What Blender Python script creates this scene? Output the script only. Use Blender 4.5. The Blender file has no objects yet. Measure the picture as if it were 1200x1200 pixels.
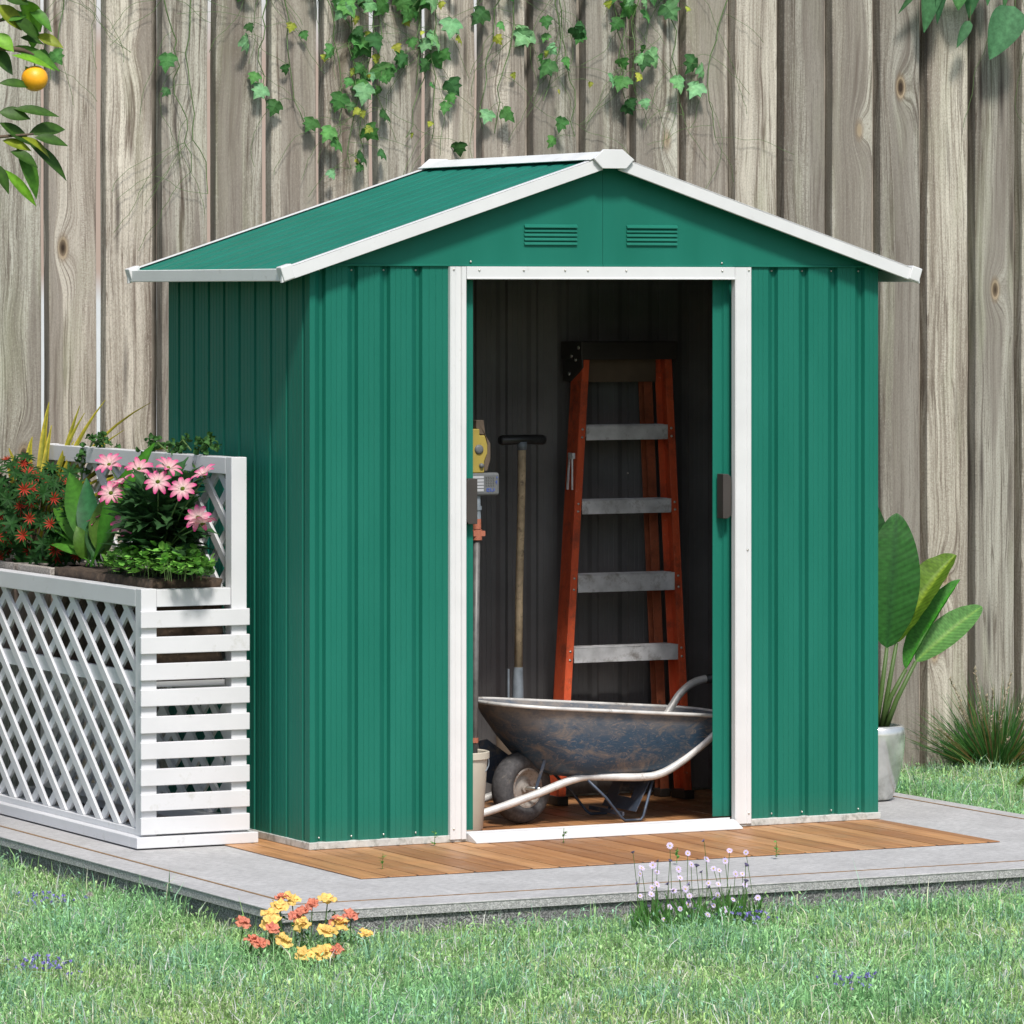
import bpy, math, random
import numpy as np
from mathutils import Vector, Matrix

random.seed(7)
rng = np.random.default_rng(11)
sc = bpy.context.scene
COL = sc.collection
PI = math.pi

# ------------------------------------------------------------------ materials
def new_mat(name):
    m = bpy.data.materials.new(name); m.use_nodes = True
    nt = m.node_tree
    return m, nt, nt.nodes['Principled BSDF']

def N(nt, t, **kw):
    n = nt.nodes.new(t)
    for k, v in kw.items():
        if hasattr(n, k): setattr(n, k, v)
    return n

def ramp(nt, fac, stops, interp='LINEAR'):
    r = N(nt, 'ShaderNodeValToRGB'); r.color_ramp.interpolation = interp
    e = r.color_ramp.elements
    while len(e) < len(stops): e.new(0.5)
    for i, (p, c) in enumerate(stops):
        e[i].position = p; e[i].color = (c[0], c[1], c[2], 1) if not isinstance(c, (int, float)) else (c, c, c, 1)
    nt.links.new(fac, r.inputs[0]); return r.outputs[0]

def noise(nt, vec, scale, detail=4, rough=.55, dist=0, out='Fac'):
    n = N(nt, 'ShaderNodeTexNoise'); n.inputs['Scale'].default_value = scale
    n.inputs['Detail'].default_value = detail; n.inputs['Roughness'].default_value = rough
    n.inputs['Distortion'].default_value = dist
    if vec is not None: nt.links.new(vec, n.inputs['Vector'])
    return n.outputs[out]

def mixc(nt, fac, a, b, mode='MIX'):
    m = N(nt, 'ShaderNodeMix', data_type='RGBA', blend_type=mode)
    def put(s, v):
        if isinstance(v, (tuple, list)): s.default_value = (v[0], v[1], v[2], 1)
        elif isinstance(v, (int, float)): s.default_value = v
        else: nt.links.new(v, s)
    put(m.inputs[0], fac); put(m.inputs[6], a); put(m.inputs[7], b)
    return m.outputs[2]

def math_(nt, op, a, b=None, c=None, clamp=False):
    m = N(nt, 'ShaderNodeMath', operation=op); m.use_clamp = clamp
    for i, v in enumerate((a, b, c)):
        if v is None: continue
        if isinstance(v, (int, float)): m.inputs[i].default_value = v
        else: nt.links.new(v, m.inputs[i])
    return m.outputs[0]

def objco(nt, scale=(1, 1, 1)):
    g = N(nt, 'ShaderNodeNewGeometry')
    mp = N(nt, 'ShaderNodeMapping'); mp.inputs['Scale'].default_value = scale
    nt.links.new(g.outputs['Position'], mp.inputs['Vector'])
    return mp.outputs[0]

def bump(nt, bsdf, h, strength=.3, dist=.002):
    b = N(nt, 'ShaderNodeBump'); b.inputs['Strength'].default_value = strength
    b.inputs['Distance'].default_value = dist
    nt.links.new(h, b.inputs['Height']); nt.links.new(b.outputs[0], bsdf.inputs['Normal'])

def simple(name, col, rough=.5, metal=0, var=.12, nscale=9, bs=.15, fine=300, spec=.5, dirt=None):
    m, nt, b = new_mat(name)
    v = objco(nt)
    f = noise(nt, v, nscale, 5)
    lo = tuple(c * (1 - var) for c in col); hi = tuple(min(1, c * (1 + var)) for c in col)
    c = ramp(nt, f, [(.3, lo), (.7, hi)])
    if dirt:
        d = ramp(nt, noise(nt, v, dirt[1], 7, .7), [(dirt[2], 0), (dirt[2] + .15, 1)])
        c = mixc(nt, d, c, dirt[0])
    nt.links.new(c, b.inputs['Base Color'])
    b.inputs['Roughness'].default_value = rough; b.inputs['Metallic'].default_value = metal
    b.inputs['Specular IOR Level'].default_value = spec
    r = ramp(nt, f, [(.3, max(0, rough - .06)), (.7, min(1, rough + .08))]); nt.links.new(r, b.inputs['Roughness'])
    if bs: bump(nt, b, noise(nt, v, fine, 2), bs, .001)
    return m

def paint_green():
    m, nt, b = new_mat('green_metal_paint')
    v = objco(nt)
    f = noise(nt, objco(nt, (6, 6, 1.2)), 1.0, 4)
    c = ramp(nt, f, [(.3, (.009, .146, .100)), (.7, (.012, .170, .120))])
    dust = ramp(nt, noise(nt, objco(nt, (7, 7, .7)), 4, 6, .65), [(.52, 0), (.85, .07)])
    c = mixc(nt, dust, c, (.05, .22, .16))
    # a little splashed dirt on the lowest centimetres
    sx = N(nt, 'ShaderNodeSeparateXYZ'); nt.links.new(v, sx.inputs[0])
    low = math_(nt, 'MULTIPLY', ramp(nt, sx.outputs[2], [(.02, .22), (.10, 0)]), noise(nt, v, 45, 5, .7))
    c = mixc(nt, low, c, (.13, .14, .10))
    sp = ramp(nt, noise(nt, v, 900, 2), [(.3, .86), (.7, 1.0)])
    c = mixc(nt, 1.0, c, sp, 'MULTIPLY')
    nt.links.new(c, b.inputs['Base Color'])
    nt.links.new(ramp(nt, noise(nt, objco(nt, (4, 4, .8)), 3, 5, .6), [(.3, .46), (.7, .62)]), b.inputs['Roughness'])
    b.inputs['Specular IOR Level'].default_value = .20
    h = math_(nt, 'ADD', noise(nt, v, 500, 2), math_(nt, 'MULTIPLY', noise(nt, objco(nt, (1, 1, .4)), 5, 2), 14.0))
    bump(nt, b, h, .22, .0008)
    return m

def fence_wood():
    m, nt, b = new_mat('weathered_fence_wood')
    g = N(nt, 'ShaderNodeNewGeometry')
    sep = N(nt, 'ShaderNodeSeparateXYZ'); nt.links.new(g.outputs['Position'], sep.inputs[0])
    R = g.outputs['Random Per Island']
    X, Y, Z = sep.outputs
    xo = math_(nt, 'ADD', X, math_(nt, 'MULTIPLY', Y, .6))
    def vec(sx, sz, k):
        c = N(nt, 'ShaderNodeCombineXYZ')
        nt.links.new(math_(nt, 'MULTIPLY', xo, sx), c.inputs[0])
        nt.links.new(math_(nt, 'MULTIPLY', R, k), c.inputs[1])
        nt.links.new(math_(nt, 'MULTIPLY', Z, sz), c.inputs[2])
        return c.outputs[0]
    # knots: sparse cells
    kv = vec(5.0, 2.3, 431.0)
    vo = N(nt, 'ShaderNodeTexVoronoi', voronoi_dimensions='3D', feature='F1'); vo.inputs['Scale'].default_value = 1.0
    vo.inputs['Randomness'].default_value = .9
    nt.links.new(kv, vo.inputs['Vector'])
    d = vo.outputs['Distance']
    sc3 = N(nt, 'ShaderNodeSeparateColor'); nt.links.new(vo.outputs['Color'], sc3.inputs[0])
    gate = math_(nt, 'GREATER_THAN', sc3.outputs[0], .30)
    dk = math_(nt, 'ADD', d, math_(nt, 'MULTIPLY', math_(nt, 'SUBTRACT', 1.0, gate), 5.0))
    # grain coordinate bends around knots
    bend = math_(nt, 'MULTIPLY', math_(nt, 'POWER', 2.718, math_(nt, 'MULTIPLY', math_(nt, 'MULTIPLY', dk, dk), -22.0)), .05)
    wob = math_(nt, 'MULTIPLY', math_(nt, 'SUBTRACT', noise(nt, vec(3, 1.4, 77), 1, 2), .5), .07)
    xg = math_(nt, 'ADD', math_(nt, 'ADD', xo, bend), wob)
    def gvec(sx, sz, k):
        c = N(nt, 'ShaderNodeCombineXYZ')
        nt.links.new(math_(nt, 'MULTIPLY', xg, sx), c.inputs[0])
        nt.links.new(math_(nt, 'MULTIPLY', R, k), c.inputs[1])
        nt.links.new(math_(nt, 'MULTIPLY', Z, sz), c.inputs[2])
        return c.outputs[0]
    fine = noise(nt, gvec(120, 2.6, 311), 1, 6, .72)
    mid = noise(nt, gvec(42, .8, 173), 1, 6, .68)
    broad = noise(nt, gvec(13, .55, 97), 1, 3, .55)
    stain = noise(nt, gvec(24, 1.5, 59), 1, 5, .6)
    crk = noise(nt, gvec(26, .45, 401), 1, 3, .6)
    grit = noise(nt, vec(260, 120, 19), 1, 3, .7)
    base = ramp(nt, broad, [(.28, (.165, .148, .128)), (.40, (.275, .255, .222)), (.50, (.390, .372, .330)), (.64, (.475, .460, .410)), (.8, (.300, .272, .235))])
    c = mixc(nt, ramp(nt, mid, [(.30, .55), (.52, 0)]), base, (.150, .125, .100))
    c = mixc(nt, ramp(nt, mid, [(.56, 0), (.75, .45)]), c, (.520, .490, .425))
    c = mixc(nt, ramp(nt, fine, [(.34, .80), (.50, 0)]), c, (.120, .098, .078))
    c = mixc(nt, ramp(nt, fine, [(.56, 0), (.72, .45)]), c, (.62, .60, .54))
    c = mixc(nt, ramp(nt, crk, [(.488, 0), (.4985, .75), (.5015, .75), (.512, 0)]), c, (.085, .065, .052))
    c = mixc(nt, ramp(nt, grit, [(.36, .45), (.48, 0)]), c, (.14, .12, .10))
    c = mixc(nt, ramp(nt, grit, [(.55, 0), (.68, .3)]), c, (.60, .58, .53))
    c = mixc(nt, ramp(nt, stain, [(.31, .9), (.42, 0)]), c, (.085, .064, .050))
    # hue per board + greenish lichen tint
    t1 = N(nt, 'ShaderNodeTexWhiteNoise', noise_dimensions='1D'); nt.links.new(R, t1.inputs['W'])
    tint = ramp(nt, t1.outputs['Value'], [(0, (.72, .72, .71)), (.3, (.94, .97, .94)), (.6, (1.04, 1.01, .99)), (1, (1.14, 1.12, 1.07))])
    c = mixc(nt, 1.0, c, tint, 'MULTIPLY')
    lich = ramp(nt, noise(nt, vec(9, 1.6, 13), 1, 4, .6), [(.52, 0), (.72, .35)])
    c = mixc(nt, lich, c, (.30, .32, .22))
    # saw marks, only in patches
    saw = noise(nt, gvec(90, 260, 41), 1, 3, .7)
    sawm = math_(nt, 'MULTIPLY', ramp(nt, saw, [(.40, .45), (.55, 0)]), ramp(nt, noise(nt, vec(11, .7, 21), 1, 3), [(.54, 0), (.66, 1)]))
    c = mixc(nt, sawm, c, (.15, .12, .10))
    # a board often has a darker heartwood strip with a wavering edge
    hx = noise(nt, gvec(7.5, .28, 131), 1, 1.5, .4)
    c = mixc(nt, ramp(nt, hx, [(.545, 0), (.565, .55)]), c, (.170, .150, .132))
    # black weather streaks running down from nail holes
    nv = N(nt, 'ShaderNodeTexVoronoi', voronoi_dimensions='3D', feature='F1'); nv.inputs['Scale'].default_value = 1.0
    nt.links.new(gvec(22, 1.7, 257), nv.inputs['Vector'])
    n3 = N(nt, 'ShaderNodeSeparateColor'); nt.links.new(nv.outputs['Color'], n3.inputs[0])
    stk = math_(nt, 'MULTIPLY', ramp(nt, nv.outputs['Distance'], [(.05, 1), (.30, 0)]), math_(nt, 'GREATER_THAN', n3.outputs[1], .66))
    c = mixc(nt, math_(nt, 'MULTIPLY', stk, .85), c, (.045, .036, .032))
    # brighter light towards the middle of the run, painted into the board colour
    lit_ = ramp(nt, math_(nt, 'MULTIPLY', xo, .2), [(.12, .0), (.30, .45), (.50, .55), (.66, .25)])
    c = mixc(nt, lit_, c, mixc(nt, 1.0, c, (1.62, 1.56, 1.48), 'MULTIPLY'))
    # knots
    rings = math_(nt, 'SINE', math_(nt, 'MULTIPLY', dk, 95.0))
    ringc = mixc(nt, ramp(nt, rings, [(.3, 0), (.7, 1)]), (.20, .14, .085), (.34, .26, .165))
    c = mixc(nt, ramp(nt, dk, [(.075, .85), (.14, 0)]), c, ringc)
    c = mixc(nt, ramp(nt, dk, [(.035, .95), (.075, 0)]), c, (.030, .020, .014))
    nt.links.new(c, b.inputs['Base Color'])
    b.inputs['Roughness'].default_value = .88; b.inputs['Specular IOR Level'].default_value = .2
    h = math_(nt, 'ADD', math_(nt, 'MULTIPLY', fine, .6), math_(nt, 'ADD', mid, math_(nt, 'MULTIPLY', saw, .25)))
    h = math_(nt, 'ADD', h, math_(nt, 'MULTIPLY', broad, 1.2))
    h = math_(nt, 'SUBTRACT', h, ramp(nt, dk, [(.05, .8), (.1, 0)]))
    bump(nt, b, h, .7, .004)
    return m

def deck_wood():
    m, nt, b = new_mat('oiled_deck_wood')
    g = N(nt, 'ShaderNodeNewGeometry'); R = g.outputs['Random Per Island']
    sep = N(nt, 'ShaderNodeSeparateXYZ'); nt.links.new(g.outputs['Position'], sep.inputs[0])
    def vec(sx, sy, k):
        c = N(nt, 'ShaderNodeCombineXYZ')
        nt.links.new(math_(nt, 'MULTIPLY', sep.outputs[0], sx), c.inputs[0])
        nt.links.new(math_(nt, 'MULTIPLY', sep.outputs[1], sy), c.inputs[1])
        nt.links.new(math_(nt, 'MULTIPLY', R, k), c.inputs[2])
        return c.outputs[0]
    f = noise(nt, vec(160, 7, 301), 1, 5, .6)
    mid = noise(nt, vec(30, 1.3, 120), 1, 4, .6)
    t1 = N(nt, 'ShaderNodeTexWhiteNoise', noise_dimensions='1D'); nt.links.new(R, t1.inputs['W'])
    c = ramp(nt, t1.outputs['Value'], [(0, (.33, .150, .060)), (.35, (.42, .200, .080)), (.7, (.49, .245, .100)), (1, (.58, .315, .145))])
    c = mixc(nt, ramp(nt, mid, [(.32, .5), (.55, 0)]), c, (.20, .075, .028))
    c = mixc(nt, ramp(nt, f, [(.3, .5), (.5, 0)]), c, (.12, .05, .02))
    c = mixc(nt, ramp(nt, mid, [(.58, 0), (.8, .4)]), c, (.62, .36, .16))
    c = mixc(nt, ramp(nt, noise(nt, objco(nt), 3.5, 6, .7), [(.5, 0), (.8, .3)]), c, (.40, .30, .21))
    fr_ = math_(nt, 'FRACT', math_(nt, 'DIVIDE', math_(nt, 'ADD', sep.outputs[0], .165), .0905))
    c = mixc(nt, ramp(nt, fr_, [(.0, .25), (.012, .1), (.03, 0), (.905, 0), (.93, .35), (.945, .85)]), c, (.045, .022, .012))
    nt.links.new(c, b.inputs['Base Color'])
    nt.links.new(ramp(nt, noise(nt, objco(nt), 6, 5, .65), [(.3, .32), (.7, .6)]), b.inputs['Roughness'])
    bump(nt, b, math_(nt, 'ADD', f, math_(nt, 'MULTIPLY', mid, .8)), .35, .0015)
    return m

def concrete(name, top, pale=False):
    m, nt, b = new_mat(name)
    v = objco(nt)
    cl = noise(nt, v, 5, 6, .6)
    sm = noise(nt, objco(nt, (1, 2.5, 1)), 38, 5, .7)
    sp = noise(nt, v, 420, 3, .75)
    if top:
        c = ramp(nt, cl, [(.3, (.39, .385, .38)), (.7, (.52, .515, .51))])
        c = mixc(nt, ramp(nt, sm, [(.40, .6), (.56, 0)]), c, (.25, .245, .245))
        c = mixc(nt, ramp(nt, sp, [(.36, .5), (.46, 0)]), c, (.16, .16, .16))
        c = mixc(nt, ramp(nt, sp, [(.6, 0), (.7, .5)]), c, (.62, .61, .6))
        h = math_(nt, 'ADD', sp, math_(nt, 'MULTIPLY', sm, 1.5))
        bump(nt, b, h, .35, .0015)
    else:
        a = noise(nt, v, 190, 4, .8)
        c = ramp(nt, a, [(.38, (.02, .02, .022)), (.5, (.22, .22, .225)), (.60, (.62, .61, .60))])
        lo = mixc(nt, ramp(nt, cl, [(.4, .55), (.65, .1)]), c, (.13, .135, .13)) if not pale else mixc(nt, .45, c, (.62, .62, .61))
        c = lo
        bump(nt, b, a, .9, .006)
    nt.links.new(c, b.inputs['Base Color'])
    b.inputs['Roughness'].default_value = .9
    return m

def foliage(name, rough=.5, trans=.25, nv=.25, vein=False, spec=.4):
    """leaf material: colour comes from the mesh's own colour attribute, broken up by noise"""
    m, nt, b = new_mat(name)
    a = N(nt, 'ShaderNodeAttribute'); a.attribute_name = 'tint'
    f = noise(nt, objco(nt), 60, 3)
    k = ramp(nt, f, [(.3, 1 - nv), (.7, 1 + nv)])
    c = mixc(nt, 1.0, a.outputs['Color'], k, 'MULTIPLY')
    nt.links.new(c, b.inputs['Base Color'])
    b.inputs['Roughness'].default_value = rough; b.inputs['Specular IOR Level'].default_value = spec
    if trans:
        t = N(nt, 'ShaderNodeBsdfTranslucent'); nt.links.new(c, t.inputs['Color'])
        mx = N(nt, 'ShaderNodeMixShader'); mx.inputs[0].default_value = trans
        out = nt.nodes['Material Output']
        nt.links.new(b.outputs[0], mx.inputs[1]); nt.links.new(t.outputs[0], mx.inputs[2])
        nt.links.new(mx.outputs[0], out.inputs['Surface'])
    return m

def tray_mat():
    m, nt, b = new_mat('scratched_blue_tray')
    v = objco(nt, (1, 1, 1.6))
    big = noise(nt, v, 9, 8, .72, 1.2)
    sc_ = noise(nt, objco(nt, (1.0, 1.0, 2.6)), 22, 9, .8, 2.5)
    c = mixc(nt, ramp(nt, big, [(.50, 0), (.66, 1)]), (.030, .070, .120), (.190, .160, .140))
    c = mixc(nt, ramp(nt, sc_, [(.54, 0), (.61, .75)]), c, (.27, .22, .185))
    c = mixc(nt, ramp(nt, noise(nt, v, 60, 6, .8), [(.58, 0), (.68, .7)]), c, (.03, .035, .05))
    s = N(nt, 'ShaderNodeSeparateXYZ'); nt.links.new(objco(nt), s.inputs[0])
    hi = math_(nt, 'MULTIPLY', ramp(nt, s.outputs[2], [(.27, 0), (.36, .85)]), ramp(nt, noise(nt, v, 14, 6, .7), [(.35, .2), (.6, 1)]))
    c = mixc(nt, hi, c, (.25, .22, .195))
    nt.links.new(c, b.inputs['Base Color'])
    b.inputs['Roughness'].default_value = .55
    bump(nt, b, sc_, .25, .002)
    return m

def ladder_mat():
    m, nt, b = new_mat('worn_orange_fibreglass')
    v = objco(nt, (1, 1, .35))
    f = noise(nt, v, 30, 5, .7)
    c = ramp(nt, f, [(.3, (.52, .072, .024)), (.7, (.74, .115, .034))])
    c = mixc(nt, ramp(nt, noise(nt, objco(nt), 95, 6, .8), [(.62, 0), (.68, .8)]), c, (.62, .36, .27))
    c = mixc(nt, ramp(nt, noise(nt, objco(nt), 12, 7, .75), [(.50, 0), (.66, .7)]), c, (.16, .040, .020))
    nt.links.new(c, b.inputs['Base Color']); b.inputs['Roughness'].default_value = .6
    bump(nt, b, f, .2, .001)
    return m

M = {}
M['green'] = paint_green()
M['white'] = simple('white_powder_coat', (.645, .65, .65), .42, var=.035, bs=.08, dirt=((.52, .51, .48), 22, .64))
M['gutter'] = simple('white_trim_paint', (.70, .715, .70), .45, var=.04, bs=.08, dirt=((.45, .45, .42), 14, .62))
M['base_rail'] = simple('galvanised_base_rail', (.50, .51, .48), .5, var=.15, nscale=60, bs=.3, dirt=((.30, .31, .28), 40, .5))
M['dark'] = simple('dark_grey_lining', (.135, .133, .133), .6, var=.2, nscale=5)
M['handle'] = simple('brown_black_plastic', (.045, .038, .034), .5)
M['screw'] = simple('zinc_screw', (.62, .6, .55), .32, metal=.9, var=.2)
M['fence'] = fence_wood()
M['batten'] = simple('grey_brown_batten', (.34, .30, .25), .85, var=.3, nscale=12, bs=.4, fine=90)
M['deck'] = deck_wood()
M['void'] = simple('dark_gap', (.02, .016, .012), .9)  # near-black, stands in for shade in the deck gaps
M['slab'] = concrete('cast_concrete_top', True)
M['slab_side'] = concrete('exposed_aggregate_side', False)
M['slab_lip'] = concrete('pale_aggregate_lip', False, True)
M['joint'] = simple('brown_joint_filler', (.24, .145, .065), .8, var=.35, nscale=60)
M['pl_white'] = simple('white_trellis_paint', (.645, .65, .665), .4, var=.04, nscale=7, bs=.1, fine=120, dirt=((.50, .50, .47), 14, .60))
M['soil'] = simple('dark_bark_soil', (.055, .036, .023), .95, var=.5, nscale=45, bs=1.0, fine=70, dirt=((.16, .11, .07), 60, .56))
M['gravel'] = simple('gravelled_pot', (.30, .27, .24), .9, var=.45, nscale=150, bs=.8, fine=170, dirt=((.6, .57, .52), 170, .55))
M['claypot'] = simple('brown_grey_pot', (.19, .145, .12), .8, var=.25, nscale=20, bs=.4, fine=120)
M['leaf'] = foliage('leaf_green', rough=.6, spec=.15)
M['glossleaf'] = foliage('glossy_leaf', rough=.48, trans=.22, nv=.22, spec=.22)
M['petal'] = foliage('flower_petal', rough=.6, trans=.3, nv=.08, spec=.2)
M['grass'] = foliage('grass_blades', rough=.55, trans=.38, nv=.15, spec=.3)
M['stem'] = simple('green_stem', (.07, .13, .03), .55)
M['vinestem'] = simple('thin_green_vine_stem', (.085, .15, .045), .6)
M['bark'] = simple('citrus_bark', (.12, .085, .055), .85, var=.3, nscale=30, bs=.6, fine=90)
M['orange'] = simple('orange_peel', (.95, .42, .015), .42, var=.12, nscale=35, bs=.45, fine=420)
M['ladder'] = ladder_mat()
M['ladder_dark'] = simple('dull_brown_orange_rail', (.33, .085, .035), .65, var=.35, nscale=30, dirt=((.10, .05, .03), 30, .55))
M['alu'] = simple('scuffed_aluminium', (.66, .66, .67), .5, metal=.15, var=.25, nscale=16, dirt=((.34, .32, .30), 20, .52))
M['cap'] = simple('black_plastic_cap', (.035, .030, .026), .55, var=.3)
M['capback'] = simple('dark_brown_plate', (.11, .08, .055), .8, var=.3)
M['rubber'] = simple('dusty_tyre_rubber', (.060, .058, .060), .8, var=.4, nscale=90, bs=.8, fine=160, dirt=((.15, .135, .12), 60, .58))
M['rim'] = simple('rusty_wheel_rim', (.34, .31, .28), .6, metal=.3, var=.3, nscale=25, dirt=((.15, .065, .03), 30, .52))
M['tube'] = simple('worn_silver_tube', (.60, .59, .57), .45, metal=.2, var=.2, nscale=25, dirt=((.24, .21, .18), 30, .58))
M['bluesteel'] = simple('dark_blue_steel', (.055, .075, .11), .5, metal=.3, var=.3, nscale=20, dirt=((.22, .18, .15), 25, .55))
M['tray'] = tray_mat()
M['shaft'] = simple('worn_ash_shaft', (.46, .35, .22), .7, var=.25, nscale=35, bs=.3, dirt=((.13, .10, .07), 50, .56))
M['steel'] = simple('grey_steel_socket', (.20, .23, .26), .6, metal=.2, var=.25, nscale=30)
M['grip'] = simple('black_rubber_grip', (.022, .022, .022), .4, var=.3)
M['yellow'] = simple('faded_yellow_housing', (.34, .26, .05), .55, var=.15, dirt=((.2, .15, .04), 40, .6))
M['greypanel'] = simple('grey_keypad_plastic', (.12, .127, .13), .55)
M['label'] = simple('pale_printed_label', (.42, .43, .45), .6, var=.03)
M['bluemark'] = simple('blue_print', (.05, .09, .35), .6)
M['redcollar'] = simple('faded_red_collar', (.36, .12, .07), .6, var=.25)
M['pole'] = simple('grey_metal_pole', (.14, .137, .133), .5, metal=.3, var=.25, nscale=40)
M['bucket'] = simple('cream_plastic_bucket', (.55, .51, .42), .5, var=.08)
M['ceramic'] = simple('pearl_glazed_ceramic', (.62, .63, .61), .16, metal=.6, var=.28, nscale=9, bs=.12, fine=60, dirt=((.33, .34, .31), 7, .5))
M['farwall'] = simple('pale_render', (.62, .64, .66), .85, var=.05)
def _two_tone(m):
    nt = m.node_tree; b = nt.nodes['Principled BSDF']; src = b.inputs['Base Color'].links[0].from_socket
    s_ = N(nt, 'ShaderNodeSeparateXYZ'); nt.links.new(objco(nt), s_.inputs[0])
    zz = math_(nt, 'ADD', s_.outputs[2], math_(nt, 'MULTIPLY', noise(nt, objco(nt), 1.2, 2), .4))
    k = ramp(nt, math_(nt, 'MULTIPLY', zz, .2), [(.365, 0), (.40, 1), (.60, 1), (.66, .1)])
    nt.links.new(mixc(nt, k, src, (.42, .32, .27)), b.inputs['Base Color'])
_two_tone(M['farwall'])
M['lawnsoil'] = simple('lawn_underlayer', (.06, .11, .035), .95, var=.5, nscale=30, bs=.8, fine=60)
M['seed'] = foliage('seed_head', rough=.8, trans=.2, nv=.2, spec=.1)

# ------------------------------------------------------------------ geometry helpers
class MB:
    def __init__(s): s.v = []; s.f = []; s.c = []; s.hascol = False
    def add(s, vs, fs, col=None):
        o = len(s.v); s.v.extend([tuple(p) for p in vs]); s.f.extend([tuple(i + o for i in f) for f in fs])
        if col is not None:
            s.hascol = True
            if isinstance(col, list): s.c.extend(col)
            else: s.c.extend([col] * len(vs))
        else: s.c.extend([(.1, .2, .05)] * len(vs))
        return s
    def box(s, x0, x1, y0, y1, z0, z1, mat=None, col=None):
        vs = [(x0, y0, z0), (x1, y0, z0), (x1, y1, z0), (x0, y1, z0), (x0, y0, z1), (x1, y0, z1), (x1, y1, z1), (x0, y1, z1)]
        if mat is not None: vs = [tuple(mat @ Vector(v)) for v in vs]
        return s.add(vs, [(3, 2, 1, 0), (4, 5, 6, 7), (0, 1, 5, 4), (1, 2, 6, 5), (2, 3, 7, 6), (3, 0, 4, 7)], col)
    def bar(s, a, b, w, h, up=(0, 0, 1)):
        """box from a to b, w across, h along up"""
        a = Vector(a); b = Vector(b); d = (b - a).normalized(); u = Vector(up)
        sd = d.cross(u).normalized(); u = sd.cross(d).normalized()
        vs = []
        for p in (a, b):
            for i, j in ((-1, -1), (1, -1), (1, 1), (-1, 1)):
                vs.append(p + sd * (i * w / 2) + u * (j * h / 2))
        return s.add(vs, [(3, 2, 1, 0), (4, 5, 6, 7), (0, 1, 5, 4), (1, 2, 6, 5), (2, 3, 7, 6), (3, 0, 4, 7)])
    def tube(s, pts, r, n=8, col=None, cap=True):
        pts = [Vector(p) for p in pts]
        if not isinstance(r, (list, tuple)): r = [r] * len(pts)
        vs = []; fs = []
        t0 = (pts[1] - pts[0]).normalized()
        u = t0.orthogonal().normalized()
        for i, p in enumerate(pts):
            t = (pts[min(i + 1, len(pts) - 1)] - pts[max(i - 1, 0)]).normalized()
            u = (u - t * u.dot(t)).normalized(); w = t.cross(u)
            for k in range(n):
                a = 2 * PI * k / n
                vs.append(p + (u * math.cos(a) + w * math.sin(a)) * r[i])
        for i in range(len(pts) - 1):
            for k in range(n):
                fs.append((i * n + k, i * n + (k + 1) % n, (i + 1) * n + (k + 1) % n, (i + 1) * n + k))
        if cap:
            fs.append(tuple(range(n))[::-1]); fs.append(tuple((len(pts) - 1) * n + k for k in range(n)))
        return s.add(vs, fs, col)
    def lathe(s, prof, c=(0, 0, 0), n=32, mat=None, col=None):
        vs = []; fs = []
        for r, z in prof:
            for k in range(n):
                a = 2 * PI * k / n
                v = Vector((r * math.cos(a), r * math.sin(a), z))
                if mat is not None: v = mat @ v
                vs.append(v + Vector(c))
        for i in range(len(prof) - 1):
            for k in range(n):
                fs.append((i * n + k, i * n + (k + 1) % n, (i + 1) * n + (k + 1) % n, (i + 1) * n + k))
        return s.add(vs, fs, col)
    def prism(s, poly, fn, d0, d1):
        """polygon in 2D mapped by fn(u, v, d) and extruded from d0 to d1"""
        n = len(poly)
        vs = [fn(u, v, d0) for u, v in poly] + [fn(u, v, d1) for u, v in poly]
        fs = [tuple(range(n))[::-1], tuple(range(n, 2 * n))] + [(i, (i + 1) % n, n + (i + 1) % n, n + i) for i in range(n)]
        return s.add(vs, fs)
    def strip(s, prof, fn, a, b):
        """open profile (u, d) mapped by fn(u, d, t) between t=a and t=b"""
        n = len(prof)
        vs = [fn(u, d, a) for u, d in prof] + [fn(u, d, b) for u, d in prof]
        return s.add(vs, [(i, i + 1, n + i + 1, n + i) for i in range(n - 1)])
    def build(s, name, mat, parent=None, smooth=False, bevel=0, seg=2, auto=None):
        off = Vector((0, 0, 0)); p = parent
        while p is not None: off += p.location; p = p.parent
        me = bpy.data.meshes.new(name)
        me.from_pydata([(v[0] - off.x, v[1] - off.y, v[2] - off.z) for v in s.v], [], s.f)
        if s.hascol:
            at = me.color_attributes.new('tint', 'FLOAT_COLOR', 'POINT')
            arr = np.ones((len(s.v), 4), np.float32); arr[:, :3] = np.array(s.c, np.float32)
            at.data.foreach_set('color', arr.ravel())
        me.materials.append(mat); me.update()
        if smooth:
            me.polygons.foreach_set('use_smooth', [True] * len(me.polygons))
        o = bpy.data.objects.new(name, me); COL.objects.link(o)
        if parent is not None: o.parent = parent
        if bevel:
            b = o.modifiers.new('b', 'BEVEL'); b.width = bevel; b.segments = seg; b.limit_method = 'ANGLE'; b.angle_limit = math.radians(40)
            b.harden_normals = False
        if smooth and auto:
            e = o.modifiers.new('e', 'EDGE_SPLIT'); e.split_angle = math.radians(auto)
        return o

def tag(o, label=None, cat=None, group=None, kind=None):
    if label: o['label'] = label
    if cat: o['category'] = cat
    if group: o['group'] = group
    if kind: o['kind'] = kind
    return o
def thing(name, loc, label, cat, group=None):
    o = bpy.data.objects.new(name, None); COL.objects.link(o); o.location = loc; o.empty_display_size = .1
    return tag(o, label, cat, group)

def frame(d, nrm):
    d = Vector(d).normalized(); nrm = Vector(nrm)
    s = d.cross(nrm)
    if s.length < 1e-4: s = d.orthogonal()
    s.normalize(); nn = s.cross(d).normalized()
    return s, d, nn

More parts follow.
